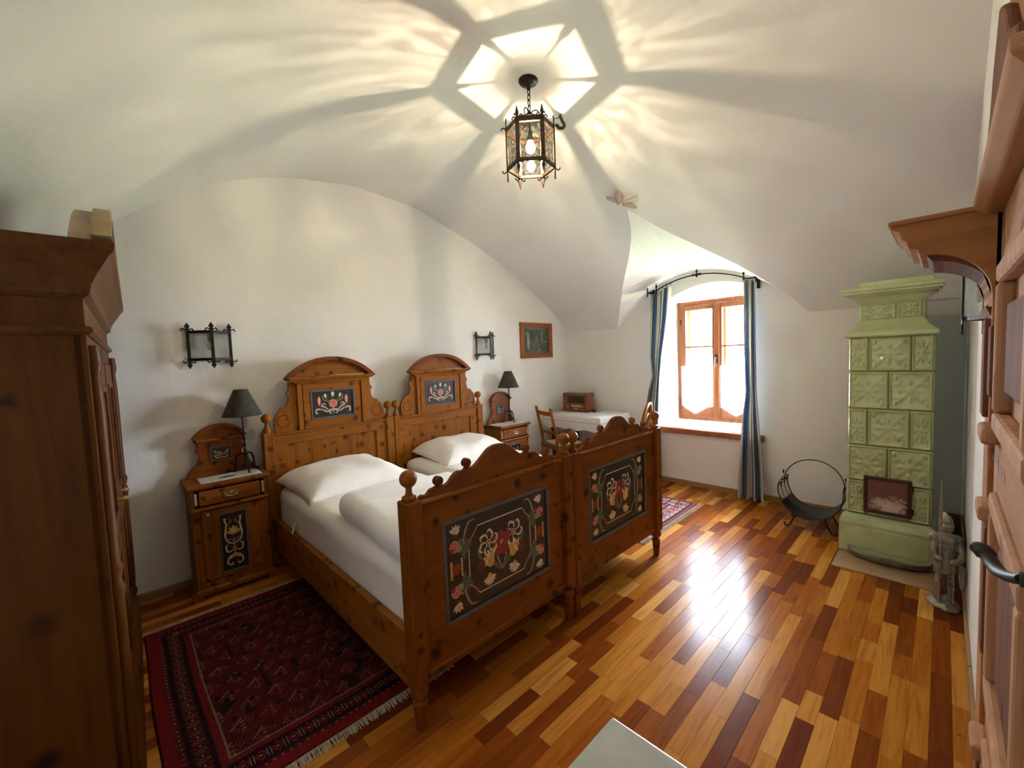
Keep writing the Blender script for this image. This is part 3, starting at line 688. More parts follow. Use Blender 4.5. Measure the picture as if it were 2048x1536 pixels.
# ------------------------------------------------------------------ beds
BEDC = -.8375; YF, YH = -1.0375, 1.0375
def make_bed():
    t = thing('bed', '', 'bed', (1.35, BEDC, 0), group='twin painted beds')
    # posts
    for s in (-1, 1):
        po = box('foot_post', (s*.5-.037, s*.5+.037, YF-.037, YF+.037, .20, .985), M['pine_dark_z'], t, .006)
        MB().lathe([(.026, .983), (.030, .992), (.030, 1.0), (.016, 1.008), (.013, 1.02), (.013, 1.034)]+[(.036*math.sin(a), 1.074-.036*math.cos(a)) for a in np.linspace(.42, PI-.05, 14)], s*.5, YF, 20).build('ball_finial', M['pine_mid_z'], po, smooth=40)
        MB().lathe([(.018, 0), (.021, .01), (.028, .10), (.032, .125), (.020, .135), (.020, .142), (.036, .155), (.0385, .17), (.035, .186), (.03, .192), (.034, .205)], s*.5, YF, 18).build('turned_foot', M['pine_dark_z'], po, smooth=40)
        po = box('head_post', (s*.5-.037, s*.5+.037, YH-.037, YH+.037, .0, 1.05), M['pine_z'], t, .006)
        MB().lathe([(.028, 1.048), (.026, 1.07), (.015, 1.095), (.013, 1.11), (.013, 1.12)]+[(.037*math.sin(a), 1.158-.037*math.cos(a)) for a in np.linspace(.42, PI-.05, 14)], s*.5, YH, 20).build('ball_finial', M['pine_z'], po, smooth=40)
        box('side_rail', (s*.5-.017, s*.5+.017, YF+.037, YH-.037, .16, .405), M['pine_y'], t, .005)
    # footboard
    fb = MB(); y0, y1 = YF-.004, YF+.026
    fb.box(-.463, .463, y0, y1, .845, .962); fb.box(-.463, .463, y0, y1, .20, .368); fb.box(-.463, -.352, y0, y1, .368, .845); fb.box(.352, .463, y0, y1, .368, .845)
    fbo = fb.build('footboard', M['pine_dark_x'], t, bevel=.002)
    pn = box('painted_panel', (-.354, .354, y0+.010, y0+.02, .366, .847), M['panel'], fbo, 0)
    gf = MB(); q = .018
    gf.box(-.352, .352, y0-.002, y0+.011, .845-q, .846); gf.box(-.352, .352, y0-.002, y0+.011, .367, .368+q); gf.box(-.352, -.352+q, y0-.002, y0+.011, .368+q, .845-q); gf.box(.352-q, .352, y0-.002, y0+.011, .368+q, .845-q)
    gf.build('panel_moulding', M['greyblue'], fbo, bevel=.004)
    fp = foot_painting().build(fbo, y0+.010); fp.location = (0, y0+.010, .6065); fp.scale = (1, 1, 1.05)
    ms = MB(); ms.prism([(y0-.010, .951), (y0-.014, .958), (y0-.012, .966), (y0, .972), (y1+.008, .972), (y1+.008, .951)], -.463, .463, 'yz'); ms.build('top_moulding', M['pine_mid_x'], t, bevel=.002)
    ms = MB(); ms.prism([(y0-.008, .200), (y0-.008, .222), (y0, .232), (y0, .200)], -.463, .463, 'yz'); ms.build('bottom_moulding', M['pine_dark_x'], t)
    half = smoothline([(.455, .972, 0), (.44, .988, 0), (.415, .985, 0), (.395, 1.002, 0), (.372, 1.006, 0), (.35, 1.012, 0), (.325, 1.006, 0), (.30, 1.012, 0), (.275, 1.036, 0), (.245, 1.05, 0), (.215, 1.047, 0), (.195, 1.06, 0), (.17, 1.052, 0), (.14, 1.062, 0), (.10, 1.092, 0), (.065, 1.118, 0), (.03, 1.130, 0), (0, 1.132, 0)], 4)
    pts = [(p.x, p.y) for p in half]; pts = pts+[(-x, z) for x, z in pts[-2::-1]]
    cr = MB().prism(pts+[(-.455, .968), (.455, .968)], y0+.002, y0+.026)
    for x, z in ((.352, 1.030), (.195, 1.078)):
        for s in (-1, 1): cr.lathe([(.019, y0-.001), (.021, y0+.003), (.021, y0+.026), (.019, y0+.029)], s*x, z, 16, axis='y')
    cr.build('carved_crest', M['pine_dark_x'], t, bevel=.002)
    # headboard
    y0, y1 = YH-.022, YH+.020
    hb = MB(); hb.box(-.463, .463, y0, y1, .942, 1.024); hb.box(-.463, -.366, y0, y1, .40, .942); hb.box(.366, .463, y0, y1, .40, .942); hb.box(-.366, .366, y0, y1, .40, .50)
    hbo = hb.build('headboard', M['pine_x'], t, bevel=.003)
    for k in range(4): box('panel_board', (-.368+k*.184, -.368+(k+1)*.184-.001, y0+.012, y0+.03, .49, .944), M['pine_z'], hbo, .0015)
    MB().prism([(y0-.016, 1.020), (y0-.02, 1.028), (y0-.016, 1.036), (y1, 1.036), (y1, 1.020)], -.463, .463, 'yz').build('ledge_moulding', M['pine_x'], t, bevel=.002)
    out = [(.445, 1.034), (.452, 1.09), (.450, 1.14), (.432, 1.185), (.405, 1.212), (.400, 1.226), (.385, 1.229), (.36, 1.235), (.345, 1.262), (.338, 1.295), (.342, 1.318), (.352, 1.33), (.352, 1.345), (.338, 1.358), (.332, 1.39), (.335, 1.42)]
    MB().prism(out+[(-x, z) for x, z in out[::-1]], y0+.008, y0+.032).build('scrolled_back', M['pine_z'], t, bevel=.002)
    for s in (-1, 1):
        MB().tube([(s*.383+.046*math.cos(a), y0+.0085, 1.125+.046*math.sin(a)) for a in np.linspace(0, 2*PI, 25)[:-1]], .003, 6, True).build('volute_ring', M['pine_dark_x'], t, smooth=60)
        box('pilaster', (s*.262-.018, s*.262+.018, y0-.012, y0+.010, 1.036, 1.405), M['pine_z'], t, .004)
    cb = MB(); cb.box(-.235, .235, y0-.004, y0+.01, 1.036, 1.108); cb.box(-.235, .235, y0-.004, y0+.01, 1.345, 1.405); cb.box(-.235, -.182, y0-.004, y0+.01, 1.108, 1.345); cb.box(.182, .235, y0-.004, y0+.01, 1.108, 1.345)
    cbo = cb.build('centre_block', M['pine_x'], t, bevel=.002)
    box('painted_panel', (-.184, .184, y0+.001, y0+.009, 1.106, 1.347), M['panel'], cbo, 0)
    gf = MB(); q = .014
    gf.box(-.182, .182, y0-.008, y0+.002, 1.345-q, 1.346); gf.box(-.182, .182, y0-.008, y0+.002, 1.107, 1.108+q); gf.box(-.182, -.182+q, y0-.008, y0+.002, 1.108+q, 1.345-q); gf.box(.182-q, .182, y0-.008, y0+.002, 1.108+q, 1.345-q)
    gf.build('panel_moulding', M['greyblue'], cbo, bevel=.003)
    hp = head_painting().build(cbo, y0+.001); hp.location = (0, y0+.001, 1.232)
    MB().stack([(-.285, .285, y0-.016, y1-.01, 1.402), (-.315, .315, y0-.03, y1-.01, 1.425), (-.345, .345, y0-.045, y1-.01, 1.436), (-.362, .362, y0-.055, y1-.01, 1.450), (-.362, .362, y0-.055, y1-.01, 1.460)]).build('cornice', M['pine_x'], t, bevel=.002)
    R = (.36**2+.16**2)/(2*.16); cz = 1.618-R; a0 = math.degrees(math.asin(.36/R))
    o_ = arc(0, cz, R, 90-a0, 90+a0, 28); i_ = arc(0, cz-.0, R-.034, 90+a0*.91, 90-a0*.91, 28)
    MB().prism(o_+[(-.30, 1.458)]+i_[1:-1]+[(.30, 1.458)], y0-.05, y1-.01).build('arched_moulding', M['pine_dark_x'], t, smooth=30, bevel=.003)
    MB().prism(arc(0, cz, R-.03, 90-a0*.9, 90+a0*.9, 28), y0-.008, y1-.012).build('tympanum', M['pine_x'], t)
    # slatted base carrying the mattress
    for k in range(9): box('slat', (-.485, .485, YF+.12+k*.22, YF+.20+k*.22, .285, .30), M['pine_x'], t, 0)
    return t
bed = make_bed(); bed['label'] = 'carved pine bed with painted panels, standing beside the dark red rug and wardrobe'
bed2 = copy_tree(bed); bed2.location.x = 2.43; bed2['label'] = 'carved pine bed with painted panels, on the window side of the pair'

def rbox_mesh(hx, hy, hz, r, n=6, wob=None, sub=24):
    """rounded box as a superellipsoid-like grid, centre origin"""
    bm = bmesh.new(); bmesh.ops.create_cube(bm, size=2); bmesh.ops.subdivide_edges(bm, edges=bm.edges[:], cuts=sub, use_grid_fill=True)
    for v in bm.verts:
        p = Vector((v.co.x*hx, v.co.y*hy, v.co.z*hz)); q = Vector((max(-hx+r, min(hx-r, p.x)), max(-hy+r, min(hy-r, p.y)), max(-hz+min(r, hz), min(hz-min(r, hz), p.z))))
        d = p-q
        if d.length > 1e-9:
            mlen = max(abs(d.x), abs(d.y), abs(d.z)); p = q+d.normalized()*mlen
        v.co = p
        if wob: v.co += wob(v.co.copy())
    return bm
def bm_obj(name, bm, mat, parent=None, loc=(0, 0, 0), rot=(0, 0, 0)):
    me = bpy.data.meshes.new(name); bm.to_mesh(me); bm.free(); me.materials.append(mat)
    me.polygons.foreach_set('use_smooth', [True]*len(me.polygons))
    o = bpy.data.objects.new(name, me); COL.objects.link(o); o.location = loc; o.rotation_euler = rot
    if parent: o.parent = parent
    return o
from mathutils import noise as mnoise
def wobble(a, s, seed):
    off = Vector((seed*3.7, seed*1.3, seed*2.1))
    return lambda p: Vector((0, 0, a*mnoise.noise(p*s+off)))+Vector((a*.4*mnoise.noise(p*s*1.7-off), a*.4*mnoise.noise(p*s*1.3+off*2), 0))
for i, xc in enumerate((1.35, 2.43)):
    mt = thing('mattress', 'thick mattress in a white fitted sheet on the bed %s' % ('beside the dark red rug' if i == 0 else 'on the window side'), 'mattress', (xc, BEDC, .30), group='mattresses')
    bm = rbox_mesh(.478, .985, .17, .075, wob=wobble(.012, 3, i)); bm_obj('sheeted_body', bm, M['sheet'], mt, (0, 0, .17))
    if i == 0:
        tg = MB(); P = smoothline([(-.484, .52, .175), (-.494, .54, .165), (-.508, .545, .12), (-.517, .565, .06), (-.512, .575, .03)], 6)
        vs = []; 
        for p in P: vs += [p+Vector((0, -.017, 0)), p+Vector((0, .017, 0))]
        tg.add(vs, [(2*k, 2*k+1, 2*k+3, 2*k+2) for k in range(len(P)-1)]); o = tg.build('sheet_strap', M['sheet'], mt, smooth=60); sm = o.modifiers.new('t', 'SOLIDIFY'); sm.thickness = .002
def pillow(label, loc, rot, hx, hy, hz, seed):
    n = 44; vs = []; fs = []
    for sgn in (1, -1):
        for j in range(n+1):
            for i in range(n+1):
                u, v = -1+2*i/n, -1+2*j/n
                pinch = 1-.07*(1-abs(u)**2)*abs(v)**3; pinch2 = 1-.07*(1-abs(v)**2)*abs(u)**3
                h = ((1-u**4)*(1-v**4))**.55
                if sgn > 0: z = hz*h
                else: z = -hz*.55*h
                p = Vector((u*hx*pinch2, v*hy*pinch, z))
                if h > .02: p.z += .018*mnoise.noise(Vector((u*2+seed, v*2, sgn)))*h+.003*mnoise.noise(Vector((u*4+seed, v*3, 5)))*h
                p.z -= .034*max(abs(u), abs(v))**4
                if abs(u) > .6: p.z += .010*math.sin(v*9+seed)*(abs(u)-.6)*h*2
                vs.append(p)
        o = (n+1)**2 if sgn < 0 else 0
        for j in range(n):
            for i in range(n): a = o+j*(n+1)+i; fs.append((a, a+1, a+n+2, a+n+1))
    ob = MB().add(vs, fs).build('pillow', M['pillow'], smooth=75); ob.location = loc; ob.rotation_euler = rot
    bm = bmesh.new(); bm.from_mesh(ob.data); bmesh.ops.remove_doubles(bm, verts=bm.verts, dist=1e-4); bmesh.ops.recalc_face_normals(bm, faces=bm.faces); bm.to_mesh(ob.data); bm.free()
    return tag(ob, label, 'pillow', 'white pillows')
pillow('plump white pillow leaning on the headboard next to the dark wardrobe side', (1.275, -.165, .694), (math.radians(5), 0, math.radians(4)), .40, .31, .098, 1.3)
bpy.data.objects['pillow']['label'] = 'plump white pillow against the headboard of the bed beside the dark red rug'
pillow('plump white pillow against the headboard of the bed on the window side', (2.44, -.155, .694), (math.radians(5), 0, math.radians(-2)), .40, .31, .100, 4.1)
dv = rbox_mesh(.41, .44, .075, .073, sub=30, wob=wobble(.02, 3.2, 3))
for v in dv.verts:
    if v.co.z > 0: v.co.z -= .018*math.exp(-((v.co.y-.06+.25*v.co.x)/.02)**2)
d_ = bm_obj('duvet', dv, M['duvet'], None, (1.315, -1.325, .705), (0, 0, math.radians(-2)))
tag(d_, 'thick folded white duvet lying on the mattress behind the painted footboard', 'duvet')

# ------------------------------------------------------------------ nightstands
def make_nightstand():
    t = thing('nightstand', '', 'nightstand', (.563, .06, 0), group='painted nightstands')
    W, D = .225, .27
    bd = MB(); bd.box(-W, -W+.02, 0, D, .03, .75); bd.box(W-.02, W, 0, D, .03, .75); bd.box(-W+.02, W-.02, D-.02, D, .03, .75); bd.box(-W+.02, W-.02, .01, D-.02, .09, .11)
    bd.box(-W+.02, W-.02, 0, .02, .60, .625); bd.box(-W+.02, W-.02, .0, .02, .05, .11); bd.box(-W+.02, -W+.05, 0, .02, .11, .60); bd.box(W-.05, W-.02, 0, .02, .11, .60)
    bd.build('carcass', M['pine_mid_z'], t, bevel=.003)
    for s in (-1, 1): box('foot', (s*W-.02-.01, s*W+.02+.01, -.015, .045, 0, .05), M['pine_mid_z'], t, .006); box('foot', (s*W-.02, s*W+.02, D-.05, D, 0, .05), M['pine_mid_z'], t, .006)
    MB().stack([(-W-.012, W+.012, -.018, D, .03), (-W-.012, W+.012, -.018, D, .055), (-W, W, -.002, D, .07)]).build('plinth_moulding', M['pine_mid_x'], t, bevel=.002)
    tp = MB().stack([(-W-.008, W+.008, -.012, D+.005, .745), (-W-.018, W+.018, -.03, D+.012, .762), (-W-.018, W+.018, -.03, D+.012, .782)]); tp.build('top', M['pine_mid_x'], t, bevel=.004)
    dr = box('drawer', (-W+.045, W-.045, -.010, .008, .635, .735), M['pine_mid_x'], t, .005)
    MB().stack([(-W-.004, W+.004, -.018, .0, .602), (-W-.004, W+.004, -.024, .0, .612), (-W-.004, W+.004, -.018, .0, .626)]).build('rail_moulding', M['pine_mid_x'], t, bevel=.002)
    h = MB(); h.box(-.042, .042, -.013, -.009, .668, .705); h.tube(smoothline([(-.032, -.013, .694), (-.03, -.03, .684), (0, -.034, .674), (.03, -.03, .684), (.032, -.013, .694)], 5), .005, 8); h.ell((0, -.014, .695), (.012, .006, .012)); h.build('handle', M['brass'], dr, smooth=40)
    for s in (-1, 1): MB().box(s*(W-.028)-.008, s*(W-.028)+.008, -.007, .004, .645, .728).build('corner_column', M['ivory'], t, bevel=.004)
    do = MB(); do.box(-W+.05, -.082, -.006, .014, .115, .595); do.box(.082, W-.05, -.006, .014, .115, .595); do.box(-.082, .082, -.006, .014, .115, .138); do.box(-.082, .082, -.006, .014, .555, .595)
    dob = do.build('door', M['pine_mid_z'], t, bevel=.003)
    box('painted_panel', (-.083, .083, .002, .010, .137, .556), M['panel'], dob, 0)
    gf = MB(); q = .010
    gf.box(-.083, .083, -.010, .003, .556-q, .557); gf.box(-.083, .083, -.010, .003, .136, .137+q); gf.box(-.083, -.083+q, -.010, .003, .137+q, .556-q); gf.box(.083-q, .083, -.010, .003, .137+q, .556-q)
    gf.build('panel_moulding', M['greyblue'], dob, bevel=.003)
    q = door_painting().build(dob, .002); q.location = (0, .002, .345)
    MB().lathe([(.004, -.006), (.005, -.014), (.011, -.022), (.009, -.03), (.002, -.032)], -W+.085, .575, 12, axis='y').build('knob', M['knobcream'], dob, smooth=50)
    # backboard
    half = [(.205, .782), (.208, .80), (.196, .83), (.180, .845), (.176, .862), (.160, .862), (.148, .875), (.135, .905), (.128, .93), (.134, .95), (.148, .957), (.150, .972), (.140, .985), (.138, 1.005), (.150, 1.03), (.162, 1.058)]
    R = (.162**2+.09**2)/(2*.09); a0 = math.degrees(math.asin(.162/R)); top = arc(0, 1.145-R, R, 90-a0, 90+a0, 18)
    bb = MB().prism(half+top[1:-1]+[(-x, z) for x, z in half[::-1]], D-.045, D-.02); bbo = bb.build('backboard', M['pine_dark_x'], t, bevel=.003)
    o_ = arc(0, 1.15-R, R+.004, 90-a0*1.02, 90+a0*1.02, 18); i_ = arc(0, 1.15-R, R-.018, 90+a0, 90-a0, 18)
    MB().prism(o_+i_, D-.068, D-.018).build('arched_moulding', M['pine_dark_x'], bbo, smooth=30, bevel=.002)
    box('cornice_strip', (-.145, .145, D-.062, D-.04, 1.035, 1.052), M['pine_mid_x'], bbo, .004)
    box('painted_panel', (-.062, .062, D-.05, D-.04, .893, .985), M['panel'], bbo, .0)
    gf = MB(); gf.box(-.066, .066, D-.054, D-.044, .983, .990); gf.box(-.066, .066, D-.054, D-.044, .888, .895); gf.box(-.066, -.060, D-.054, D-.044, .895, .983); gf.box(.060, .066, D-.054, D-.044, .895, .983); gf.build('panel_moulding', M['greyblue'], bbo)
    q = back_painting().build(bbo, 0); q.location = (0, D-.05, .938)
    return t
ns = make_nightstand(); ns['label'] = 'narrow painted pine nightstand standing between the wardrobe and the bed'
ns2 = copy_tree(ns); ns2.location.x = 3.345; ns2['label'] = 'narrow painted pine nightstand beside the writing table corner'
# lace runners
def runner(name, label, x0, x1, y0, y1, z, mat):
    vs = []; fs = []; nx, ny = 30, 12
    for j in range(ny+1):
        for i in range(nx+1):
            x = x0+(x1-x0)*i/nx; y_ = y0+(y1-y0)*j/ny; e = .004*math.sin(i*1.6) if j in (0, ny) else 0
            vs.append((x, y_+e, z+.0012+.0006*math.sin(i*.9+j)))
    for j in range(ny):
        for i in range(nx): a = j*(nx+1)+i; fs.append((a, a+1, a+nx+2, a+nx+1))
    o = MB().add(vs, fs).build(name, mat, smooth=60); s = o.modifiers.new('t', 'SOLIDIFY'); s.thickness = .002
    return tag(o, label, 'doily', 'lace doilies on the nightstands')
runner('lace_doily', 'white lace cloth on the nightstand beside the wardrobe', .40, .765, .055, .265, .7845, M['lace'])
runner('lace_doily', 'white cloth on the nightstand beside the writing table', 3.13, 3.56, .045, .28, .7845, M['lace'])
lf = MB(); P = smoothline([(0, 0, 0), (.03, .012, .003), (.06, .010, .004), (.10, .0, 0)], 4)
for i in range(len(P)-1):
    w0, w1 = .014*math.sin(PI*i/(len(P)-1)), .014*math.sin(PI*(i+1)/(len(P)-1))
    lf.poly([P[i]+Vector((0, w0, 0)), P[i+1]+Vector((0, w1, 0)), P[i+1]-Vector((0, w1, 0)), P[i]-Vector((0, w0, 0))])
o = lf.build('dried_leaf', M['bookdark']); o.location = (.515, .125, .787); s = o.modifiers.new('t', 'SOLIDIFY'); s.thickness = .003
tag(o, 'small dark leaf-shaped object lying on the lace doily', 'ornament')

def make_lamp():
    t = thing('table_lamp', '', 'lamp', (.70, .215, .786), group='iron table lamps')
    st = MB(); st.tube([(0, 0, .015), (0, 0, .43)], .007, 8); 
    for z in (.16, .20, .245, .275): st.lathe([(.006, z-.008), (.012, z-.003), (.012, z+.003), (.006, z+.008)], 0, 0, 10)
    st.ell((0, 0, .14), (.012, .012, .014)); st.build('stem', M['iron'], t, smooth=40)
    for k in range(3):
        a = math.radians(-90+120*k); c_, s_ = math.cos(a), math.sin(a)
        P = smoothline([(0, 0, .118), (.022*c_, .022*s_, .135), (.055*c_, .055*s_, .118), (.068*c_, .068*s_, .06), (.07*c_, .07*s_, .01), (.085*c_, .085*s_, .004), (.10*c_, .10*s_, .008)], 5)
        MB().tube(P, .0065, 6).build('leg', M['iron'], t, smooth=50)
    sh = MB(); n = 28; vs = []; fs = []
    rows = [(.128, .415), (.126, .418), (.046, .605), (.044, .607), (.042, .603), (.122, .415)]
    sh.lathe([(r, z) for r, z in rows[:5]]+[(.124, .416)], 0, 0, n); sh.f = sh.f[:-2]; sh.m = sh.m[:-2]
    so = sh.build('shade', M['lamp_shade'], t, smooth=40)
    MB().tube([(.126*math.cos(a), .126*math.sin(a), .416) for a in np.linspace(0, 2*PI, 33)[:-1]], .002, 5, True).build('shade_rim', M['iron'], so)
    for k in range(8):
        a = 2*PI*k/8; MB().ell((.086*math.cos(a), .086*math.sin(a), .512), (.005, .005, .005), 6, 4).build('rivet', M['ironbrown'], so)
    sk = MB(); sk.lathe([(.014, .42), (.014, .47), (.01, .475)], 0, 0, 10); sk.ell((0, 0, .51), (.022, .022, .04)); sk.build('bulb', M['knobcream'], t, smooth=50)
    cr = MB(); cr.tube(smoothline([(.0, .02, .012), (.06, .045, .004), (.10, .06, .005), (.13, .04, .02), (.15, .08, .01), (.135, .105, -.005), (.135, .118, -.2)], 6), .003, 6); cr.build('power_cord', M['black'], t, smooth=60)
    return t
lp = make_lamp(); lp['label'] = 'iron table lamp with dark conical shade on the nightstand beside the wardrobe'
lp2 = copy_tree(lp); lp2.location = (3.42, .215, .786); 
_c = MB(); _c.tube(smoothline([(.0, .02, .012), (.07, .045, .004), (.12, .058, .004), (.155, .050, .006), (.180, .075, .006), (.182, .10, -.03), (.182, .112, -.2)], 6), .003, 6)
[ch for ch in lp2.children if ch.name.startswith('power_cord')][0].data = _c.mesh('power_cord', M['black'], 60)
lp2['label'] = 'iron table lamp with dark conical shade on the nightstand beside the writing table'

# ------------------------------------------------------------------ wall sconces
def make_sconce():
    t = thing('wall_sconce', '', 'wall lamp', (.557, Y1, 1.72), group='wrought iron wall sconces')
    P = [(-.125, -.022), (0, -.125), (.125, -.022)]
    for x, y_ in P:
        po = MB(); po.box(x-.010, x+.010, y_-.006, y_+.006, -.125, .125)
        for s in (-1, 1):
            po.prism([(x-.004, s*.12), (x-.016, s*.135), (x-.013, s*.142), (x, s*.165), (x+.013, s*.142), (x+.016, s*.135), (x+.004, s*.12)], y_-.006, y_+.006)
            for q in (-1, 1): po.tube(smoothline([(x+q*.006, y_, s*.112), (x+q*.026, y_, s*.122), (x+q*.034, y_, s*.112), (x+q*.036, y_, s*.104)], 4), .0045, 6)
        po.build('post', M['iron'], t, bevel=.002)
    for z in (-.098, .098):
        for a, b in ((0, 1), (1, 2)):
            pa, pb = Vector((*P[a], z)), Vector((*P[b], z)); d = (pb-pa).normalized(); n = Vector((-d.y, d.x, 0))*.004
            b_ = MB(); q = [pa-n, pb-n, pb+n, pa+n]; b_.add([v+Vector((0, 0, -.009)) for v in q]+[v+Vector((0, 0, .009)) for v in q], [(0, 3, 2, 1), (4, 5, 6, 7), (0, 1, 5, 4), (1, 2, 6, 5), (2, 3, 7, 6), (3, 0, 4, 7)]); b_.build('crossbar', M['iron'], t)
        bk = MB(); bk.box(-.125, .125, -.020, -.010, z-.009, z+.009)
        for s in (-1, 1): bk.box(s*.125-.008, s*.125+.008, -.022, .004, z-.009, z+.009)
        bk.build('back_bar', M['iron'], t)
    for a, b in ((0, 1), (1, 2)):
        pa, pb = Vector(P[a]), Vector(P[b]); d = (pb-pa).normalized(); n = Vector((-d.y, d.x))*.0015; pa2, pb2 = pa+d*.008, pb-d*.008
        q = [pa2-n, pb2-n, pb2+n, pa2+n]; MB().add([(v.x, v.y, -.092) for v in q]+[(v.x, v.y, .092) for v in q], [(0, 3, 2, 1), (4, 5, 6, 7), (0, 1, 5, 4), (1, 2, 6, 5), (2, 3, 7, 6), (3, 0, 4, 7)]).build('pane', M['sconceglass'], t)
    b = MB(); b.lathe([(.016, .03), (.016, .085), (.012, .09)], 0, -.05, 12); b.box(-.008, .008, -.05, .002, .075, .088); b.build('socket', M['socket'], t, smooth=40)
    MB().ell((0, -.05, .0), (.022, .022, .035)).build('bulb', M['knobcream'], t, smooth=60)
    return t
sn = make_sconce(); sn['label'] = 'wrought iron wall sconce with pale glass above the nightstand beside the wardrobe'
s2 = copy_tree(sn); s2.location = (3.185, Y1, 1.70); s2['label'] = 'wrought iron wall sconce between the second headboard and the framed picture'
s3 = copy_tree(sn); s3.location = (2.36, Y0, 1.72); s3.rotation_euler = (0, 0, PI); s3.scale = (.9, .56, .9); s3['label'] = 'wrought iron wall sconce on the door wall under the carved hood'

# ------------------------------------------------------------------ picture
pc = thing('framed_picture', 'brown framed dark green painting on the wall above the radio table', 'picture', (4.09, Y1, 1.765))
fm = MB(); a, b, q = .305, .228, .058
fm.box(-a, a, -.028, .002, b-q, b); fm.box(-a, a, -.028, .002, -b, -b+q); fm.box(-a, -a+q*1.2, -.028, .002, -b+q, b-q); fm.box(a-q*1.2, a, -.028, .002, -b+q, b-q); fm.build('frame', M['frame'], pc, bevel=.006)
def grid_colored(name, nx, ny, X, Y_, Z, fn, mat, parent):
    i, j = np.meshgrid(np.arange(nx+1), np.arange(ny+1)); u = i.ravel()/nx; v = j.ravel()/ny
    P = np.stack([X(u, v), Y_(u, v), Z(u, v)], 1); base = (np.arange(ny)[:, None]*(nx+1)+np.arange(nx)[None, :]).ravel()
    F = np.stack([base, base+1, base+nx+2, base+nx+1], 1)
    me = bpy.data.meshes.new(name); me.vertices.add(len(P)); me.vertices.foreach_set('co', P.ravel()); me.loops.add(F.size); me.loops.foreach_set('vertex_index', F.ravel().astype(np.int32))
    me.polygons.add(len(F)); me.polygons.foreach_set('loop_start', np.arange(0, F.size, 4, dtype=np.int32)); me.polygons.foreach_set('loop_total', np.full(len(F), 4, np.int32)); me.update(calc_edges=True)
    ci, cj = np.meshgrid((np.arange(nx)+.5)/nx, (np.arange(ny)+.5)/ny); c_ = fn(ci.ravel(), cj.ravel()); rgba = np.ones((len(F), 4)); rgba[:, :3] = c_
    at = me.color_attributes.new('Col', 'FLOAT_COLOR', 'CORNER'); at.data.foreach_set('color', np.repeat(rgba, 4, 0).ravel().astype(np.float32))
    me.materials.append(mat); me.validate(); o = bpy.data.objects.new(name, me); COL.objects.link(o); o.parent = parent; return o
def sm_noise(u, v, s, seed):
    r = np.random.RandomState(seed); g = r.rand(64, 64); x, y_ = (u*s) % 63, (v*s) % 63; x0, y0 = x.astype(int), y_.astype(int); fx, fy = x-x0, y_-y0; fx = fx*fx*(3-2*fx); fy = fy*fy*(3-2*fy)
    x1, y1 = (x0+1) % 64, (y0+1) % 64
    return (g[y0, x0]*(1-fx)+g[y0, x1]*fx)*(1-fy)+(g[y1, x0]*(1-fx)+g[y1, x1]*fx)*fy
def canvas_fn(u, v):
    n = sm_noise(u, v, 14, 3); n2 = sm_noise(u, v, 34, 5)
    c_ = np.stack([.035+.05*n, .055+.06*n, .04+.035*n], 1)
    def blob(cx, cy, rx, ry, col, k=1.):
        m = np.clip(1.3-((u-cx)/rx)**2-((v-cy)/ry)**2, 0, 1)[:, None]*k*(.5+.5*n2[:, None]); c_[:] = c_*(1-m)+np.array(col)*m
    blob(.17, .45, .05, .33, (.42, .45, .38)); blob(.13, .75, .1, .1, (.3, .34, .28), .6); blob(.72, .65, .05, .3, (.30, .22, .13)); blob(.85, .45, .1, .05, (.3, .28, .2), .6)
    blob(.45, .35, .16, .18, (.16, .08, .05)); blob(.5, .55, .07, .12, (.22, .15, .08)); blob(.6, .16, .03, .05, (.5, .5, .45)); blob(.5, .05, .6, .06, (.16, .17, .08), .8); blob(.5, .96, .6, .06, (.22, .24, .17), .7)
    return c_
grid_colored('canvas', 60, 44, lambda u, v: -.238+.476*u, lambda u, v: -.012+0*u, lambda u, v: -.172+.344*v, canvas_fn, M['canvas'], pc)

# ------------------------------------------------------------------ table, cloth, radio, chairs
tb = thing('writing_table', 'small dark wooden table under a white cloth in the corner', 'table', (4.39, -.20, 0))
TX, TY = .31, .41
box('table_top', (-TX, TX, -TY, TY, .765, .80), M['oak'], tb, .006)
ap = MB()
for s in (-1, 1): ap.box(-TX+.05, TX-.05, s*(TY-.06)-.01, s*(TY-.06)+.01, .68, .765); ap.box(s*(TX-.06)-.01, s*(TX-.06)+.01, -TY+.05, TY-.05, .68, .765)
ap.build('apron', M['oak'], tb)
for sx in (-1, 1):
    for sy in (-1, 1):
        MB().lathe([(.016, 0), (.018, .05), (.026, .2), (.022, .3), (.030, .45), (.022, .55), (.032, .60), (.028, .64), (.036, .65), (.036, .766)], sx*(TX-.06), sy*(TY-.06), 12).build('leg', M['oak'], tb, smooth=40)
tc = thing('tablecloth', 'white cloth with a grey band draped over the corner table', 'tablecloth', (4.39, -.20, 0))
cm = MB(); n = 40
ring = []
def per(k, off, z, scal):
    pts = []; a, b = TX+off, TY+off
    segs = [((-a, -b), (a, -b), 20), ((a, -b), (a, b), 26), ((a, b), (-a, b), 20), ((-a, b), (-a, -b), 26)]
    for (p, q, m) in segs:
        for i in range(m):
            t = i/m; x, y_ = p[0]+(q[0]-p[0])*t, p[1]+(q[1]-p[1])*t
            wv = scal*(.012*math.sin(7*x+11*y_)+.008*math.sin(17*(x-y_)))
            d = Vector((x, y_)).normalized(); zz = z-(scal*.018*math.sin(PI*((t*m) % 13)/6.5)**2 if z < .72 else 0)
            pts.append((x+d.x*wv, y_+d.y*wv, zz))
    return pts
levels = [(.004, .8045, 0), (.010, .800, 0), (.016, .78, .3), (.022, .745, .6), (.0235, .737, .65), (.026, .70, .9), (.030, .655, 1.1)]
rings = [per(0, *l) for l in levels]; rings = [per(0, o, z, s) for o, z, s in levels]; nn = len(rings[0])
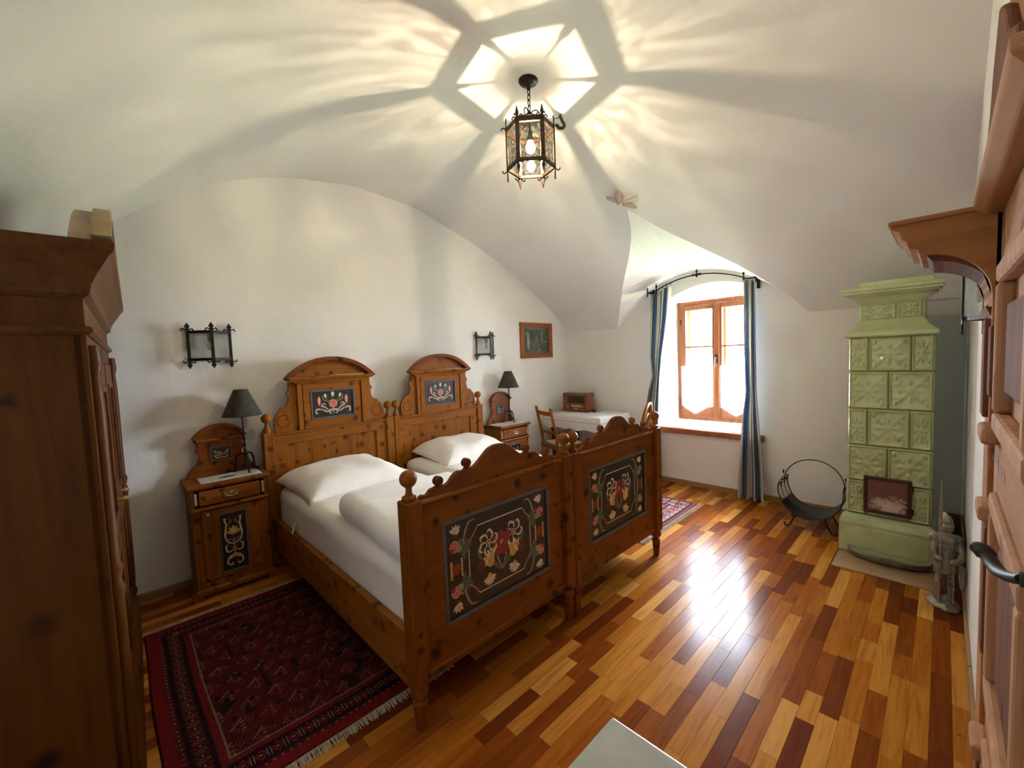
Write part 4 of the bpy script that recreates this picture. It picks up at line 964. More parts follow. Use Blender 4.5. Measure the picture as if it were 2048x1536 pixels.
vs = [p for r in rings for p in r]; fs = [tuple(range(nn))]; ms = [0]
for i in range(len(rings)-1):
    for k in range(nn): fs.append((i*nn+k, i*nn+(k+1) % nn, (i+1)*nn+(k+1) % nn, (i+1)*nn+k)); ms.append(1 if i == 3 else 0)
cm.v = vs; cm.f = fs; cm.m = ms
o = cm.build('cloth', [M['lace2'], M['lacegrey']], tc, smooth=50)
rd = thing('table_radio', 'brown wooden retro radio with two knobs on the corner table', 'radio', (4.52, .02, .8055))
R_ = MB(); R_.box(-.085, .085, -.205, .205, .02, .245); ro = R_.build('case', M['radio'], rd, bevel=.018)
box('base_rail', (-.098, .09, -.215, .215, .0, .022), M['radio'], rd, .006)
box('speaker_cloth', (-.090, -.083, -.155, .115, .115, .21), M['radio_dark'], rd, .002)
gr = MB()
for k in range(11): gr.box(-.0925, -.0895, -.155+k*.0265, -.151+k*.0265, .115, .21)
gr.build('grille', M['oak'], rd)
box('tuning_scale', (-.091, -.083, -.095, .055, .062, .088), simple('dial_gold', (.42, .28, .09), .4), rd, .002)
for yk in (-.130, .105): MB().lathe([(.019, -.083), (.019, -.100), (.015, -.106), (.001, -.107)], yk, .072, 16, axis='x').build('knob', M['brass'], rd, smooth=40)
MB().ell((-.086, -.02, .040), (.006, .035, .010)).build('badge', M['brass'], rd, smooth=50)
MB().tube([(-.094, -.19, .026), (-.094, .19, .026)], .004, 6).build('brass_strip', M['brass'], rd)
pg = MB(); pg.box(-.02, .02, -.02, .02, 0, .03); pg.tube(smoothline([(0, 0, .015), (.04, -.01, .008), (.09, -.02, .006), (.14, -.02, .006)], 5), .004)
o = pg.build('power_adapter', M['black'], None, bevel=.004); o.location = (4.50, -.245, .8055); tag(o, 'small black plug with cord beside the radio', 'plug')
def make_chair(name, label, loc, rz, kind, matn='pine_z'):
    t = thing(name, label, 'chair', loc, rz); m = M[matn]
    # local: seat centre at origin, back at -x, facing +x
    W = .19 if kind else .18; D = .19; sh = .45
    for s in (-1, 1):
        P = smoothline([(-D-.045, s*W, 0), (-D-.02, s*W, .22), (-D, s*W, .45), (-D-.02, s*W, .65), (-D-.075, s*W, .90), (-D-.085, s*W, .925)], 5)
        if kind == 0: MB().tube(P, [.019]*len(P), 8).build('back_leg', m, t, smooth=40)
        else: MB().tube([p for p in P if p.z < .47], .018, 8).build('back_leg', m, t, smooth=40)
        MB().tube([(D, s*W, 0), (D-.01, s*W, .2), (D-.01, s*W, .44)], [.014, .017, .021], 8).build('front_leg', m, t, smooth=40)
    st = MB().stack([(-D-.015, D+.02, -W-.02, W+.02, sh-.03), (-D-.02, D+.03, -W-.025, W+.025, sh-.01), (-D-.015, D+.02, -W-.02, W+.02, sh+.01)]); st.build('seat', m, t, bevel=.008)
    ap = MB(); ap.box(-D, D, -W-.008, -W+.008, .38, .43); ap.box(-D, D, W-.008, W+.008, .38, .43); ap.box(D-.012, D+.004, -W, W, .38, .43); ap.build('apron', m, t)
    if kind == 0:
        for z, hh, xo in ((.865, .05, -.07), (.63, .035, -.02)):
            vs = []; n = 10
            for i in range(n+1):
                y_ = -W+2*W*i/n; bow = -.02*(1-(2*i/n-1)**2)
                vs += [(-D+xo+bow-.009, y_, z-hh/2), (-D+xo+bow+.009, y_, z-hh/2), (-D+xo+bow+.009-.008, y_, z+hh/2), (-D+xo+bow-.009-.008, y_, z+hh/2)]
            fs = []
            for i in range(n):
                for k in range(4): fs.append((4*i+k, 4*i+(k+1) % 4, 4*i+4+(k+1) % 4, 4*i+4+k))
            fs += [(0, 1, 2, 3), (4*n+3, 4*n+2, 4*n+1, 4*n)]
            MB().add(vs, fs).build('back_rail', m, t, smooth=40)
        cu = rbox_mesh(.17, .165, .018, .018, sub=10); bm_obj('cushion', cu, M['lace'], t, (0, 0, sh+.026))
    else:
        P = smoothline([(-D, -W, .44), (-D-.03, -W-.005, .65), (-D-.07, -W+.02, .86), (-D-.09, -.07, .965), (-D-.09, .07, .965), (-D-.07, W-.02, .86), (-D-.03, W+.005, .65), (-D, W, .44)], 6)
        MB().tube(P, .017, 8).build('bent_back', m, t, smooth=50)
        P = smoothline([(-D, -W+.07, .46), (-D-.03, -W+.075, .65), (-D-.065, -W+.10, .80), (-D-.075, 0, .86), (-D-.065, W-.10, .80), (-D-.03, W-.075, .65), (-D, W-.07, .46)], 6)
        MB().tube(P, .010, 8).build('inner_bow', m, t, smooth=50)
    for s in (-1, 1): MB().tube([(-D-.02, s*W, .20), (D-.01, s*W, .20)], .010, 6).build('stretcher', m, t)
    return t
make_chair('wooden_chair', 'brown wooden chair with a slatted back in front of the writing table', (4.04, -.09, 0), math.radians(-20), 0)
bc = make_chair('bentwood_chair', 'brown bentwood chair with a rounded back beside the window drape', (4.25, -.83, .0045), math.radians(105), 1)
bc.rotation_euler = (math.radians(1.3), 0, math.radians(105))   # two legs on the rug, two on the parquet

# ------------------------------------------------------------------ rugs
DR, RD, NV, CR, OR = [np.array(c_) for c_ in ((.105, .004, .006), (.24, .008, .009), (.014, .004, .008), (.52, .36, .30), (.36, .11, .06))]
def rug_fn(w, h, bright, seed):
    def fn(u, v):
        x, y_ = (u-.5)*w, (v-.5)*h; d = np.minimum(w/2-np.abs(x), h/2-np.abs(y_)); along = np.where(w/2-np.abs(x) < h/2-np.abs(y_), y_, x)
        n = sm_noise(u, v, 40, seed); c_ = np.tile(DR, (len(u), 1))*(.7+.6*n[:, None])
        def put(mask, col): c_[mask] = col
        # field of staggered lozenges
        cs = .115; row = np.floor(y_/cs); xx = (x/cs+.5*(row % 2)) % 1-.5; yy_ = (y_/cs) % 1-.5; m = np.abs(xx)+np.abs(yy_)
        f = d > .20
        put(f & (m < .42), NV*1.2); put(f & (m < .34), RD); put(f & (m < .22), DR*.7); put(f & (m < .10), OR*.6)
        put(f & (np.abs(m-.40) < .03) & ((np.floor((xx-yy_)*14) % 3) == 0), CR*.55)
        put(f & (np.abs(xx) < .05) & (np.abs(np.abs(yy_)-.2) < .03), CR*.6)
        put(f & (n > .78), NV)
        put((d > .193) & (d < .199), CR*.45)
        put((d > .165) & (d < .193), RD*.8)
        b = (d > .075) & (d <= .165); put(b, NV)
        q = (along/.06) % 1-.5; e = (d-.12)/.045
        put(b & (np.abs(q)+np.abs(e)*.6 < .42), RD*.9); put(b & (np.abs(q)+np.abs(e)*.6 < .22), NV); put(b & (np.abs(q)+np.abs(e) < .13), CR*.7); put(b & (np.abs(np.abs(q)-.40) < .05) & (np.abs(e) < .5), CR*.5)
        put((d > .055) & (d <= .075), DR); z = (d > .060) & (d <= .070) & (((along/.03) % 1) < .35); put(z, CR*.5)
        put((d > .01) & (d <= .055), RD); put(d <= .01, DR*.8)
        k2 = sm_noise(u, v, 63, seed+3); c_ *= (.75+.5*k2)[:, None]
        return c_*bright
    return fn
def rug2_fn(w, h):
    def fn(u, v):
        x, y_ = (u-.5)*w, (v-.5)*h; d = np.minimum(w/2-np.abs(x), h/2-np.abs(y_)); along = np.where(w/2-np.abs(x) < h/2-np.abs(y_), y_, x)
        R2, C2, N2 = np.array((.30, .035, .05)), np.array((.52, .42, .38)), np.array((.03, .02, .04)); n = sm_noise(u, v, 40, 9)
        c_ = np.tile(R2, (len(u), 1)).astype(float)
        def put(mask, col): c_[mask] = col
        cs = .13; row = np.floor(y_/cs); xx = (x/cs+.5*(row % 2)) % 1-.5; yy_ = (y_/cs) % 1-.5; m = np.hypot(xx, yy_); f = d > .22
        put(f & (m < .36), C2*.8); put(f & (m < .26), R2*1.2); put(f & (m < .12), N2); put(f & (np.abs(xx-yy_) < .04) & (m > .36), C2*.7)
        put((d > .20) & (d <= .22), N2)
        b = (d > .06) & (d <= .20); put(b, C2*.75); q = (along/.09) % 1-.5; e = (d-.13)/.07
        put(b & (np.hypot(q, e*.8) < .42), R2*1.1); put(b & (np.hypot(q, e*.8) < .25), C2); put(b & (np.hypot(q, e*.8) < .14), N2); put(b & (np.abs(np.abs(q)-.45) < .04), N2*1.5); put(b & (n > .75), R2)
        put((d > .045) & (d <= .06), N2); put((d <= .045), R2*.6); put((d > .02) & (d < .03) & (((along/.02) % 1) < .5), C2*.5)
        return c_
    return fn
def make_rug(name, label, x0, x1, y0, y1, fn, fringe, step=.004):
    w, h = x1-x0, y1-y0; t = thing(name, label, 'rug', ((x0+x1)/2, (y0+y1)/2, 0))
    nx, ny = int(w/step), int(h/step)
    def Z(u, v):
        e = np.minimum(np.minimum(u, 1-u)*w, np.minimum(v, 1-v)*h); return .0095-.008*np.clip(1-e/.008, 0, 1)**2+.0012*np.sin(u*7+v*5)+.0008*np.sin(v*17)
    grid_colored('pile', nx, ny, lambda u, v: (u-.5)*w+.004*np.sin(v*9), lambda u, v: (v-.5)*h+.003*np.sin(u*8), Z, fn, M['rug'], t)
    if fringe:
        fr = MB()
        for e in (-1, 1):
            for k in range(int(w/.007)):
                x = -w/2+.003+k*.007; l = .035+.012*random.random(); dx = (random.random()-.5)*.014
                fr.add([(x-.003, e*(h/2-.003), .007), (x+.003, e*(h/2-.003), .007), (x+.003+dx, e*(h/2+l), .0015), (x-.002+dx, e*(h/2+l), .0015), (x, e*(h/2+l*.5), .0085)], [(0, 1, 4), (1, 2, 4), (2, 3, 4), (3, 0, 4)])
        tag(fr.build('fringe', M['fringe'], t), kind='stuff')
    return t
make_rug('persian_rug', 'dark red knotted rug with pale fringe on the floor beside the wardrobe', .045, 1.16, -1.645, -.155, rug_fn(1.115, 1.49, .60, 3), True)
make_rug('oriental_rug', 'bright red and cream rug on the floor beyond the beds under the window', 3.02, 4.20, -1.69, -.64, rug2_fn(1.18, 1.05), True, .006)

# ------------------------------------------------------------------ wardrobe
WD = 1.66; wr = thing('wardrobe', 'tall dark pine wardrobe with an arched crest', 'wardrobe', (-.047, -1.50, 0), math.radians(-1.9))
D = .50
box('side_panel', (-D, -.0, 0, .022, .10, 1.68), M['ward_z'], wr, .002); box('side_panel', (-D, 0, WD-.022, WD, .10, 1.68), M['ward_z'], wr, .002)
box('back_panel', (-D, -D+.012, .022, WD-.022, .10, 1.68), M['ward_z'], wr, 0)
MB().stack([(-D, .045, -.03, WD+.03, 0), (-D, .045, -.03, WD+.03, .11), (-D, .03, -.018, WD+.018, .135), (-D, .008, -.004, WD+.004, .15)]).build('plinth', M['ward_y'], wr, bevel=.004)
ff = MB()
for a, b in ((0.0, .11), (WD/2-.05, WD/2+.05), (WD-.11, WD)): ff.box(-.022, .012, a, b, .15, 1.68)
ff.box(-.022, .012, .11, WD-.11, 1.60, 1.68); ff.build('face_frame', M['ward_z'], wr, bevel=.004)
for k in range(2):
    a = .113 if k == 0 else WD/2+.053; b = WD/2-.053 if k == 0 else WD-.113
    dd = MB(); dd.box(-.02, .018, a, a+.085, .155, 1.595); dd.box(-.02, .018, b-.085, b, .155, 1.595)
    for z0, z1 in ((.155, .27), (.82, .92), (1.49, 1.595)): dd.box(-.02, .018, a+.085, b-.085, z0, z1)
    dob = dd.build('door', M['ward_z'], wr, bevel=.004)
    for z0, z1 in ((.27, .82), (.92, 1.49)):
        MB().stack([(-.02, -.004, a+.085, b-.085, z0), (-.02, .0, a+.085, b-.085, z1)]).build('door_panel', M['ward_z'], dob)
        fm = MB(); q = .018
        fm.box(-.01, .024, a+.080, b-.080, z0-.004, z0+q); fm.box(-.01, .024, a+.080, b-.080, z1-q, z1+.004); fm.box(-.01, .024, a+.080, a+.085+q, z0+q, z1-q); fm.box(-.01, .024, b-.085-q, b-.080, z0+q, z1-q); fm.build('panel_moulding', M['ward_y'], dob, bevel=.004)
    kk = b-.04 if k == 0 else a+.04
    hh = MB(); hh.box(.018, .021, kk-.012, kk+.012, .92, 1.02); hh.lathe([(.005, .02), (.006, .034), (.014, .044), (.012, .056), (.002, .06)], kk, .97, 10, axis='x'); hh.build('knob', M['brass'], dob, smooth=40)
for yk in (.012, WD-.05):   # turned half columns on the front corners
    cm_ = MB(); cm_.lathe([(.018, .16), (.024, .19), (.016, .21), (.020, .30), (.022, .80), (.028, .83), (.018, .86), (.026, .90), (.018, .93), (.020, 1.45), (.016, 1.54), (.024, 1.58), (.02, 1.64)], .018, yk+.02, 12); cm_.build('corner_column', M['ward_z'], wr, smooth=40)
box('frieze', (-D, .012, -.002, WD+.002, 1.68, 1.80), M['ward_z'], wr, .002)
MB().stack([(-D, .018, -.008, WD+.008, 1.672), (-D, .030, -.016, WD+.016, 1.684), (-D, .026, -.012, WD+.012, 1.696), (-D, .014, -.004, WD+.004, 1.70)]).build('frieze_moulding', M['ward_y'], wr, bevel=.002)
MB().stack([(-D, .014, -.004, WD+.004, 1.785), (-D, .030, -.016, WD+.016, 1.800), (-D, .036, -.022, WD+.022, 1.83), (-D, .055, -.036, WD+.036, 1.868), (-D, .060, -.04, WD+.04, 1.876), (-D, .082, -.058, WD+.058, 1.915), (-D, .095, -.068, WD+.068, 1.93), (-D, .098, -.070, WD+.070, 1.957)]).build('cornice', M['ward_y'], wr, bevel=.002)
ch = (WD+.10)/2; R = (ch**2+.265**2)/(2*.265); a0 = math.degrees(math.asin(ch/R)); cy = WD/2
o_ = arc(cy, 1.957+.27-R, R, 90-a0, 90+a0, 40)
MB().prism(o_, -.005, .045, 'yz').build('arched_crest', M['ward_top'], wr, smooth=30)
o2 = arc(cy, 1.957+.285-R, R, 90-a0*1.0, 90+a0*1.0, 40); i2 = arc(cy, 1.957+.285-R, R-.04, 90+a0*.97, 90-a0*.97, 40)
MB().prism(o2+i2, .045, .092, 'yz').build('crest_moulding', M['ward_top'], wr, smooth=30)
tagp = MB(); tagp.box(-.20, -.185, -.062, -.05, 1.957, 1.968); tagp.build('paper_chip', M['knobcream'], wr)

# ------------------------------------------------------------------ tiled stove
SX, SY = 3.95, -3.1165; st = thing('tiled_stove', 'tall pale green glazed tile stove with relief tiles', 'stove', (SX, SY, .006))
HB = .225; DP = .44
def rect(off, z): return (-off, DP+min(off, .03), -HB-off, HB+off, z)
MB().stack([(-.045, DP, -HB-.043, HB+.040, .0), (-.045, DP, -HB-.043, HB+.040, .225), (-.030, DP, -HB-.028, HB+.028, .262), (.0, DP, -HB, HB, .285)]).build('base', M['stove'], st, bevel=.008)
ov = MB(); vs = [];
def rr(hy, z0, z1, r, n=6):
    P = []
    for cx, cz, a in ((hy-r, z1-r, 0), (-hy+r, z1-r, 90), (-hy+r, z0+.004, 180), (hy-r, z0+.004, 270)):
        rr_ = r if a < 180 else .004
        P += [((hy-rr_ if cx > 0 else -hy+rr_)+rr_*math.cos(math.radians(a+90*i/n)), cz+rr_*math.sin(math.radians(a+90*i/n))) for i in range(n+1)]
    return P
MB().prism(rr(HB-.005, .045, .20, .05), -.050, -.040, 'yz').build('base_panel', M['stove'], st, bevel=.004)
box('core', (.012, DP, -HB+.012, HB-.012, .27, 1.60), M['stovejoint'], st, 0)
def tile_mesh(w, h, relief=True, nn=26):
    """relief tile: local u (width), v (height), depth n; centre origin"""
    vs = []; fs = []; nx, ny = nn, nn
    for j in range(ny+1):
        for i in range(nx+1):
            u, v = -1+2*i/nx, -1+2*j/ny; x, z = u*w/2, v*h/2; e = min(w/2-abs(x), h/2-abs(z))
            if e < .003: d = 0
            elif e < .010: d = .014*min(1, (e-.002)/.004)
            elif e < .020: d = .014-.010*min(1, (e-.010)/.007)
            else:
                d = .004
                if relief:
                    r = math.hypot(x/(w/2), z/(h/2)); th = math.atan2(z/h, x/w)
                    d += .010*math.exp(-(r/.2)**2)+.011*max(0, math.cos(8*th))*math.exp(-((r-.42)/.14)**2)
                    cx, cz = abs(x)-w*.30, abs(z)-h*.30; rc = math.hypot(cx, cz)/(min(w, h)*.16); tc_ = math.atan2(cz, cx)
                    d += .014*max(0, math.cos(rc*3.2-tc_*2))*math.exp(-(rc/1.15)**2)
                    d += .004*max(0, mnoise.noise(Vector((abs(x)*38, z*38, w*9))))
            vs.append((-d, -x, z))
    for j in range(ny):
        for i in range(nx): a = j*(nx+1)+i; fs.append((a, a+1, a+nx+2, a+nx+1))
    # border skirt
    o = len(vs)
    return MB().add(vs, fs).mesh('tile', M['stove'], 50)
tcache = {}
rows = [(1.347, 1.598, 1), (1.075, 1.345, 2), (.805, 1.073, 1), (.54, .803, 2), (.288, .538, 1)]
def place_tile(loc, rz, w, h, parent=st):
    k = (round(w, 3), round(h, 3))
    if k not in tcache: tcache[k] = tile_mesh(w-.004, h-.003)
    o = bpy.data.objects.new('tile', tcache[k]); COL.objects.link(o); o.parent = parent; o.location = loc; o.rotation_euler = (0, 0, rz)
for z0, z1, typ in rows:
    zc, h = (z0+z1)/2, z1-z0
    fr = [(-1, -.5), (-.5, .5), (.5, 1)] if typ == 1 else [(-1, 0), (0, 1)]
    for a, b in fr: place_tile((.010, (a+b)/2*HB, zc), 0, (b-a)*HB, h)
    fr = [(0, .5), (.5, 1)] if typ == 1 else [(0, .25), (.25, .75), (.75, 1)]
    for a, b in fr:
        place_tile(((a+b)/2*DP, HB-.010, zc), -PI/2, (b-a)*DP, h); place_tile(((a+b)/2*DP, -HB+.010, zc), PI/2, (b-a)*DP, h)
MB().stack([rect(.012, 1.592), rect(.022, 1.600), rect(.022, 1.622), rect(.014, 1.632), rect(-.005, 1.645), rect(-.028, 1.668), rect(-.048, 1.705), rect(-.056, 1.72)]).build('lower_moulding', M['stove'], st, smooth=35, bevel=.004)
box('neck', (.062, DP, -HB+.062, HB-.062, 1.70, 1.85), M['stove'], st, 0)
for a, b in ((-1, -.2), (-.2, .99)): place_tile((.064, (a+b)/2*.165, 1.775), 0, (b-a)*.165, .125)
for s in (-1, 1):
    for a, b in ((0.13, .55), (.55, .98)): place_tile(((a+b)/2*DP, s*(HB-.064), 1.775), -s*PI/2, (b-a)*DP, .125)
MB().stack([rect(-.056, 1.832), rect(-.048, 1.84), rect(-.04, 1.855), rect(-.015, 1.880), rect(.012, 1.892), rect(.02, 1.90), rect(.030, 1.903), rect(.032, 1.918), rect(.040, 1.922), rect(.040, 1.945), rect(.028, 1.950)]).build('upper_moulding', M['stove'], st, smooth=35, bevel=.003)
MB().stack([(.05, DP-.02, -HB+.015, HB-.05, 1.945), (.05, DP-.02, -HB+.015, HB-.05, 1.985), (.06, DP-.03, -HB+.025, HB-.06, 1.992)]).build('cap', M['stove'], st, bevel=.004)
dr = MB(); y0, y1, z0, z1 = -3.247-SY, -2.990-SY, .318, .585; q = .022
dr.box(-.022, .0, y0, y1, z1-q, z1); dr.box(-.022, .0, y0, y1, z0, z0+q); dr.box(-.022, .0, y0, y0+q, z0+q, z1-q); dr.box(-.022, .0, y1-q, y1, z0+q, z1-q)
dro = dr.build('fire_door', M['stove_door'], st, bevel=.004)
box('glass', (-.016, -.002, y0+q, y1-q, z0+q, z1-q), M['stove_glass'], dro, .002)
kb = MB(); kb.lathe([(.006, -.02), (.006, -.045), (.013, -.05), (.015, -.06), (.008, -.07), (.001, -.071)], y1+.022, .475, 14, axis='x'); kb.box(-.03, -.012, y1-.005, y1+.030, .468, .482); kb.build('door_knob', M['brass'], dro, smooth=40)
hg = MB()
for z in (.37, .53): hg.lathe([(.007, z-.02), (.007, z+.02)], -.018, y0-.004, 8)
hg.build('hinge', M['stove_door'], dro)
o = MB().box(3.585, 4.60, -3.395, -2.855, -.001, .006).build('hearth_plate', M['plate'], None, bevel=.002); tag(o, 'flat tan floor plate under the green stove', 'floor plate')
# rounded spark tray in front of the stove base
tr = MB(); yc, n = -3.135, 26
def bow(k, e): t = -1+2*k/n; return (SX-.05-e*math.sqrt(max(0, 1-t*t))-.004, yc+t*(.205+.02*(e > .1)))
vs = []; fs = []
prof = [(.0, .010), (.08, .016), (.135, .030), (.150, .056), (.143, .058), (.13, .036)]
for e, z in prof:
    for k in range(n+1): x, y_ = bow(k, e); vs.append((x, y_, z))
for i in range(len(prof)-1):
    for k in range(n): a = i*(n+1)+k; fs.append((a, a+1, a+n+2, a+n+1))
o = tr.add(vs, fs).build('spark_tray', M['tray'], None, smooth=40); s = o.modifiers.new('t', 'SOLIDIFY'); s.thickness = .003
tag(o, 'bowed dark metal tray on the floor at the foot of the stove', 'tray')
o = box('kindling_box', (3.74, 4.30, -3.475, -3.405, .0, .33), M['boxred'], None, .004)
bpy.data.objects.remove(o)
kb = thing('kindling_box', 'narrow reddish brown wooden box between the stove and the wall', 'box', (3.86, -3.452, 0))
box('front_board', (-.26, -.245, -.042, .042, 0.0, .36), M['boxred'], kb); box('side_board', (-.245, .26, -.042, -.03, 0, .36), M['boxred'], kb); box('side_board', (-.245, .26, .03, .042, 0, .36), M['boxred'], kb); box('bottom_board', (-.245, .26, -.03, .03, 0, .015), M['boxred'], kb); box('back_board', (.26, .275, -.042, .042, 0, .36), M['boxred'], kb)

# ------------------------------------------------------------------ log basket
lb = thing('log_basket', 'black wire log basket with a round hoop handle beside the stove', 'basket', (4.28, -2.625, 0))
RB, CZ = .225, .335
def tp_(a, r=RB): return (r*math.cos(math.radians(a)), CZ+r*math.sin(math.radians(a)))
for x in (-.16, -.05, .06, .16):
    MB().tube([(x, *tp_(a)) for a in np.linspace(178, 372, 30)], .005 if abs(x) > .1 else .003, 6).build('rib', M['iron'], lb, smooth=60)
for a in list(np.arange(180, 218, 4.2))+list(np.arange(328, 372, 5)):
    MB().tube([(-.16, *tp_(a)), (.16, *tp_(a))], .0022, 5).build('wire', M['iron'], lb)
sh = MB(); vs = []; fs = []; A = np.linspace(216, 330, 24)
for a in A: vs += [(-.16, *tp_(a)), (.16, *tp_(a))]
for k in range(len(A)-1): fs.append((2*k, 2*k+1, 2*k+3, 2*k+2))
o = sh.add(vs, fs).build('trough', M['iron'], lb, smooth=60); s = o.modifiers.new('t', 'SOLIDIFY'); s.thickness = .004
hp = [(0, .215*math.cos(a)*1.0, CZ+.03+.215*math.sin(a)) for a in np.linspace(-.1, PI+.1, 40)]
MB().tube(hp, .0042, 6).build('hoop_handle', M['iron'], lb, smooth=60)
for s in (-1, 1):
    e = MB(); e.tube([(-.16, s*.225, CZ+.0), (-.13, s*.222, CZ+.055), (0, s*.214, CZ+.075), (.13, s*.222, CZ+.055), (.16, s*.225, CZ)], .004)
    for x, z, r in ((-.095, .03, .012), (-.03, .045, .010), (.04, .045, .010), (.10, .03, .012), (0, .11, .020)): e.ell((x, s*.220, CZ+z), (r, .007, r), 10, 6)
    e.tube(smoothline([(-.10, s*.22, CZ), (-.06, s*.22, CZ+.03), (-.02, s*.22, CZ+.01)], 4), .003); e.tube(smoothline([(.02, s*.22, CZ), (.06, s*.22, CZ+.03), (.10, s*.22, CZ+.01)], 4), .003)
    e.build('rosette_end', M['iron'], lb, smooth=60)
    for x in (-.13, .13):
        f_ = MB(); f_.tube(smoothline([(x, s*.10, .13), (x, s*.125, .06), (x, s*.15, .012), (x, s*.175, .008), (x, s*.185, .028), (x, s*.17, .036)], 5), .006); f_.build('scroll_foot', M['iron'], lb, smooth=60)

# ------------------------------------------------------------------ knight fire-tool figure
kn = thing('fire_tool_figure', 'grey metal knight figure holding fire tools beside the stove', 'figurine', (3.44, -3.410, 0), math.radians(20))
b_ = MB(); b_.lathe([(.088, 0), (.09, .012), (.078, .024), (.06, .032)], 0, 0, 8, rot=.39); b_.xf(Matrix.Diagonal((1.15, .78, 1, 1))); b_.build('base', M['pewter'], kn, bevel=.003)
f = MB()
for s in (-1, 1):
    f.ell((.012, s*.026, .042), (.034, .016, .014)); f.tube([(0, s*.026, .04), (0, s*.028, .11), (0, s*.026, .16), (0, s*.022, .24)], [.014, .017, .015, .022], 10); f.ell((-.004, s*.028, .145), (.018, .017, .018))
f.lathe([(.02, .20), (.050, .205), (.046, .25), (.038, .30), (.040, .33), (.050, .37), (.052, .40), (.042, .425), (.020, .438), (.018, .45)], 0, 0, 16)
for s in (-1, 1): f.ell((0, s*.052, .405), (.024, .022, .024))
f.tube(smoothline([(0, .052, .40), (-.02, .062, .34), (-.045, .055, .30), (-.06, .045, .30)], 4), [.018]*13, 8); f.tube(smoothline([(0, -.052, .40), (-.02, -.062, .34), (-.05, -.045, .30), (-.062, -.01, .285)], 4), [.018]*13, 8)
f.ell((-.062, .044, .302), (.016, .014, .016)); f.ell((-.062, -.01, .287), (.016, .014, .014))
f.lathe([(.024, .445), (.032, .455), (.034, .48), (.031, .51), (.020, .535), (.008, .545)], 0, 0, 14); f.box(-.040, -.02, -.024, .024, .478, .488); f.ell((.012, 0, .54), (.03, .006, .018)); f.ell((-.030, 0, .468), (.012, .016, .016))
fo = f.build('figure', M['pewter'], kn, smooth=60); rm = fo.modifiers.new('remesh', 'REMESH'); rm.mode = 'VOXEL'; rm.voxel_size = .0045; rm.use_smooth_shade = True
MB().tube([(-.068, .048, .04), (-.066, .046, .50), (-.063, .046, .60), (-.06, .046, .765)], [.005, .005, .007, .0012], 8).build('poker', M['pewter'], kn, smooth=50)
sw = MB(); sw.tube([(-.072, -.012, .05), (-.068, -.010, .28)], [.004, .006], 6); sw.tube([(-.068, -.035, .278), (-.068, .015, .278)], .004, 6); sw.build('sword', M['pewter'], kn, smooth=50)
shd = MB().prism([(-.004, .25), (-.040, .24), (-.040, .16), (-.024, .12), (-.004, .10), (.016, .12), (.032, .16), (.032, .24)], -.080, -.071, 'xz'); shd.build('shield', M['pewter'], kn, bevel=.002)

# ------------------------------------------------------------------ carved door portal on the right wall
dp = thing('door_1', 'carved light wooden door with dark mouldings and a projecting hood', 'door', (1.50, Y0, 0), kind='structure')
prof = [(.0, 1.855), (.215, 1.855), (.218, 1.843), (.205, 1.835), (.200, 1.815), (.190, 1.808), (.186, 1.79), (.170, 1.785), (.166, 1.772)]+[(.166-.125*math.sin(t), 1.772-.115*(1-math.cos(t))) for t in np.linspace(.15, PI/2, 10)]+[(.040, 1.640), (.0, 1.640)]
prof = [(y_, z) for y_, z in prof]
MB().prism(prof, .0, .30, 'yz').build('hood', M['hood'], dp, bevel=.002)
MB().prism([(.0, 1.852), (.225, 1.852), (.225, 1.864), (.0, 1.864)], -.008, .31, 'yz').build('hood_top', M['hood'], dp, bevel=.003)
inner = [(.166-.125*math.sin(t), 1.772-.115*(1-math.cos(t))) for t in np.linspace(.1, PI/2, 10)]
MB().prism(inner+[(y_-.012, z-.018) for y_, z in inner[::-1]], .03, .29, 'yz').build('hood_cove', M['door_dark'], dp)
cp = MB(); cp.stack([(.02, .28, .0, .050, 1.628), (.03, .27, .0, .042, 1.608), (.05, .25, 0, .030, 1.60), (.05, .25, 0, .030, 1.585)]); cp.build('corbel', M['door_dark'], dp, bevel=.002)
box('jamb', (.0, .14, -.01, .040, 0, 1.86), M['hood'], dp, .004)
box('jamb', (-.835, -.72, -.01, .040, 0, 1.86), M['hood'], dp, .004)
box('jamb_slab', (.03, .115, .038, .050, 1.36, 1.60), M['door_dark'], dp, .004)
lf = thing('leaf', None, None); lf.parent = dp
LX0, LX1 = -.72, -.005
for a, b in ((LX0, LX0+.11), (LX1-.11, LX1)): box('stile', (a, b, .0, .030, .01, 1.84), M['door_z'], lf, .004)
for z0, z1 in ((.01, .20), (.62, .76), (1.20, 1.36), (1.70, 1.84)): box('rail', (LX0+.11, LX1-.11, .0, .030, z0, z1), M['door_x'], lf, .004)
for z0, z1 in ((.20, .62), (.76, 1.20), (1.36, 1.70)):
    pn_ = box('panel', (LX0+.11, LX1-.11, .002, .016, z0, z1), M['door_z'], lf, .0)
    fm = MB(); q = .03
    fm.box(LX0+.095, LX1-.095, .012, .042, z0-.012, z0+q); fm.box(LX0+.095, LX1-.095, .012, .042, z1-q, z1+.012); fm.box(LX0+.095, LX0+.11+q, .012, .042, z0+q, z1-q); fm.box(LX1-.11-q, LX1-.095, .012, .042, z0+q, z1-q); fm.build('panel_moulding', M['door_z'], lf, bevel=.008)
    box('raised_field', (LX0+.20, LX1-.20, .014, .032, z0+.08, z1-.08), M['door_dark'], lf, .006)
for z, a, b in ((1.335, -.12, .01), (1.155, -.10, .0), (.60, -.13, -.03), (.25, -.12, -.02)): box('ledge', (a, b, .028, .058, z-.018, z+.018), M['door_z'], lf, .008)
for z0, z1 in ((.82, 1.12), (.30, .56), (1.42, 1.58)): box('dark_slab', (-.085, -.02, .028, .046, z0, z1), M['door_dark'], lf, .004)
dec = Paint(.2, .1)
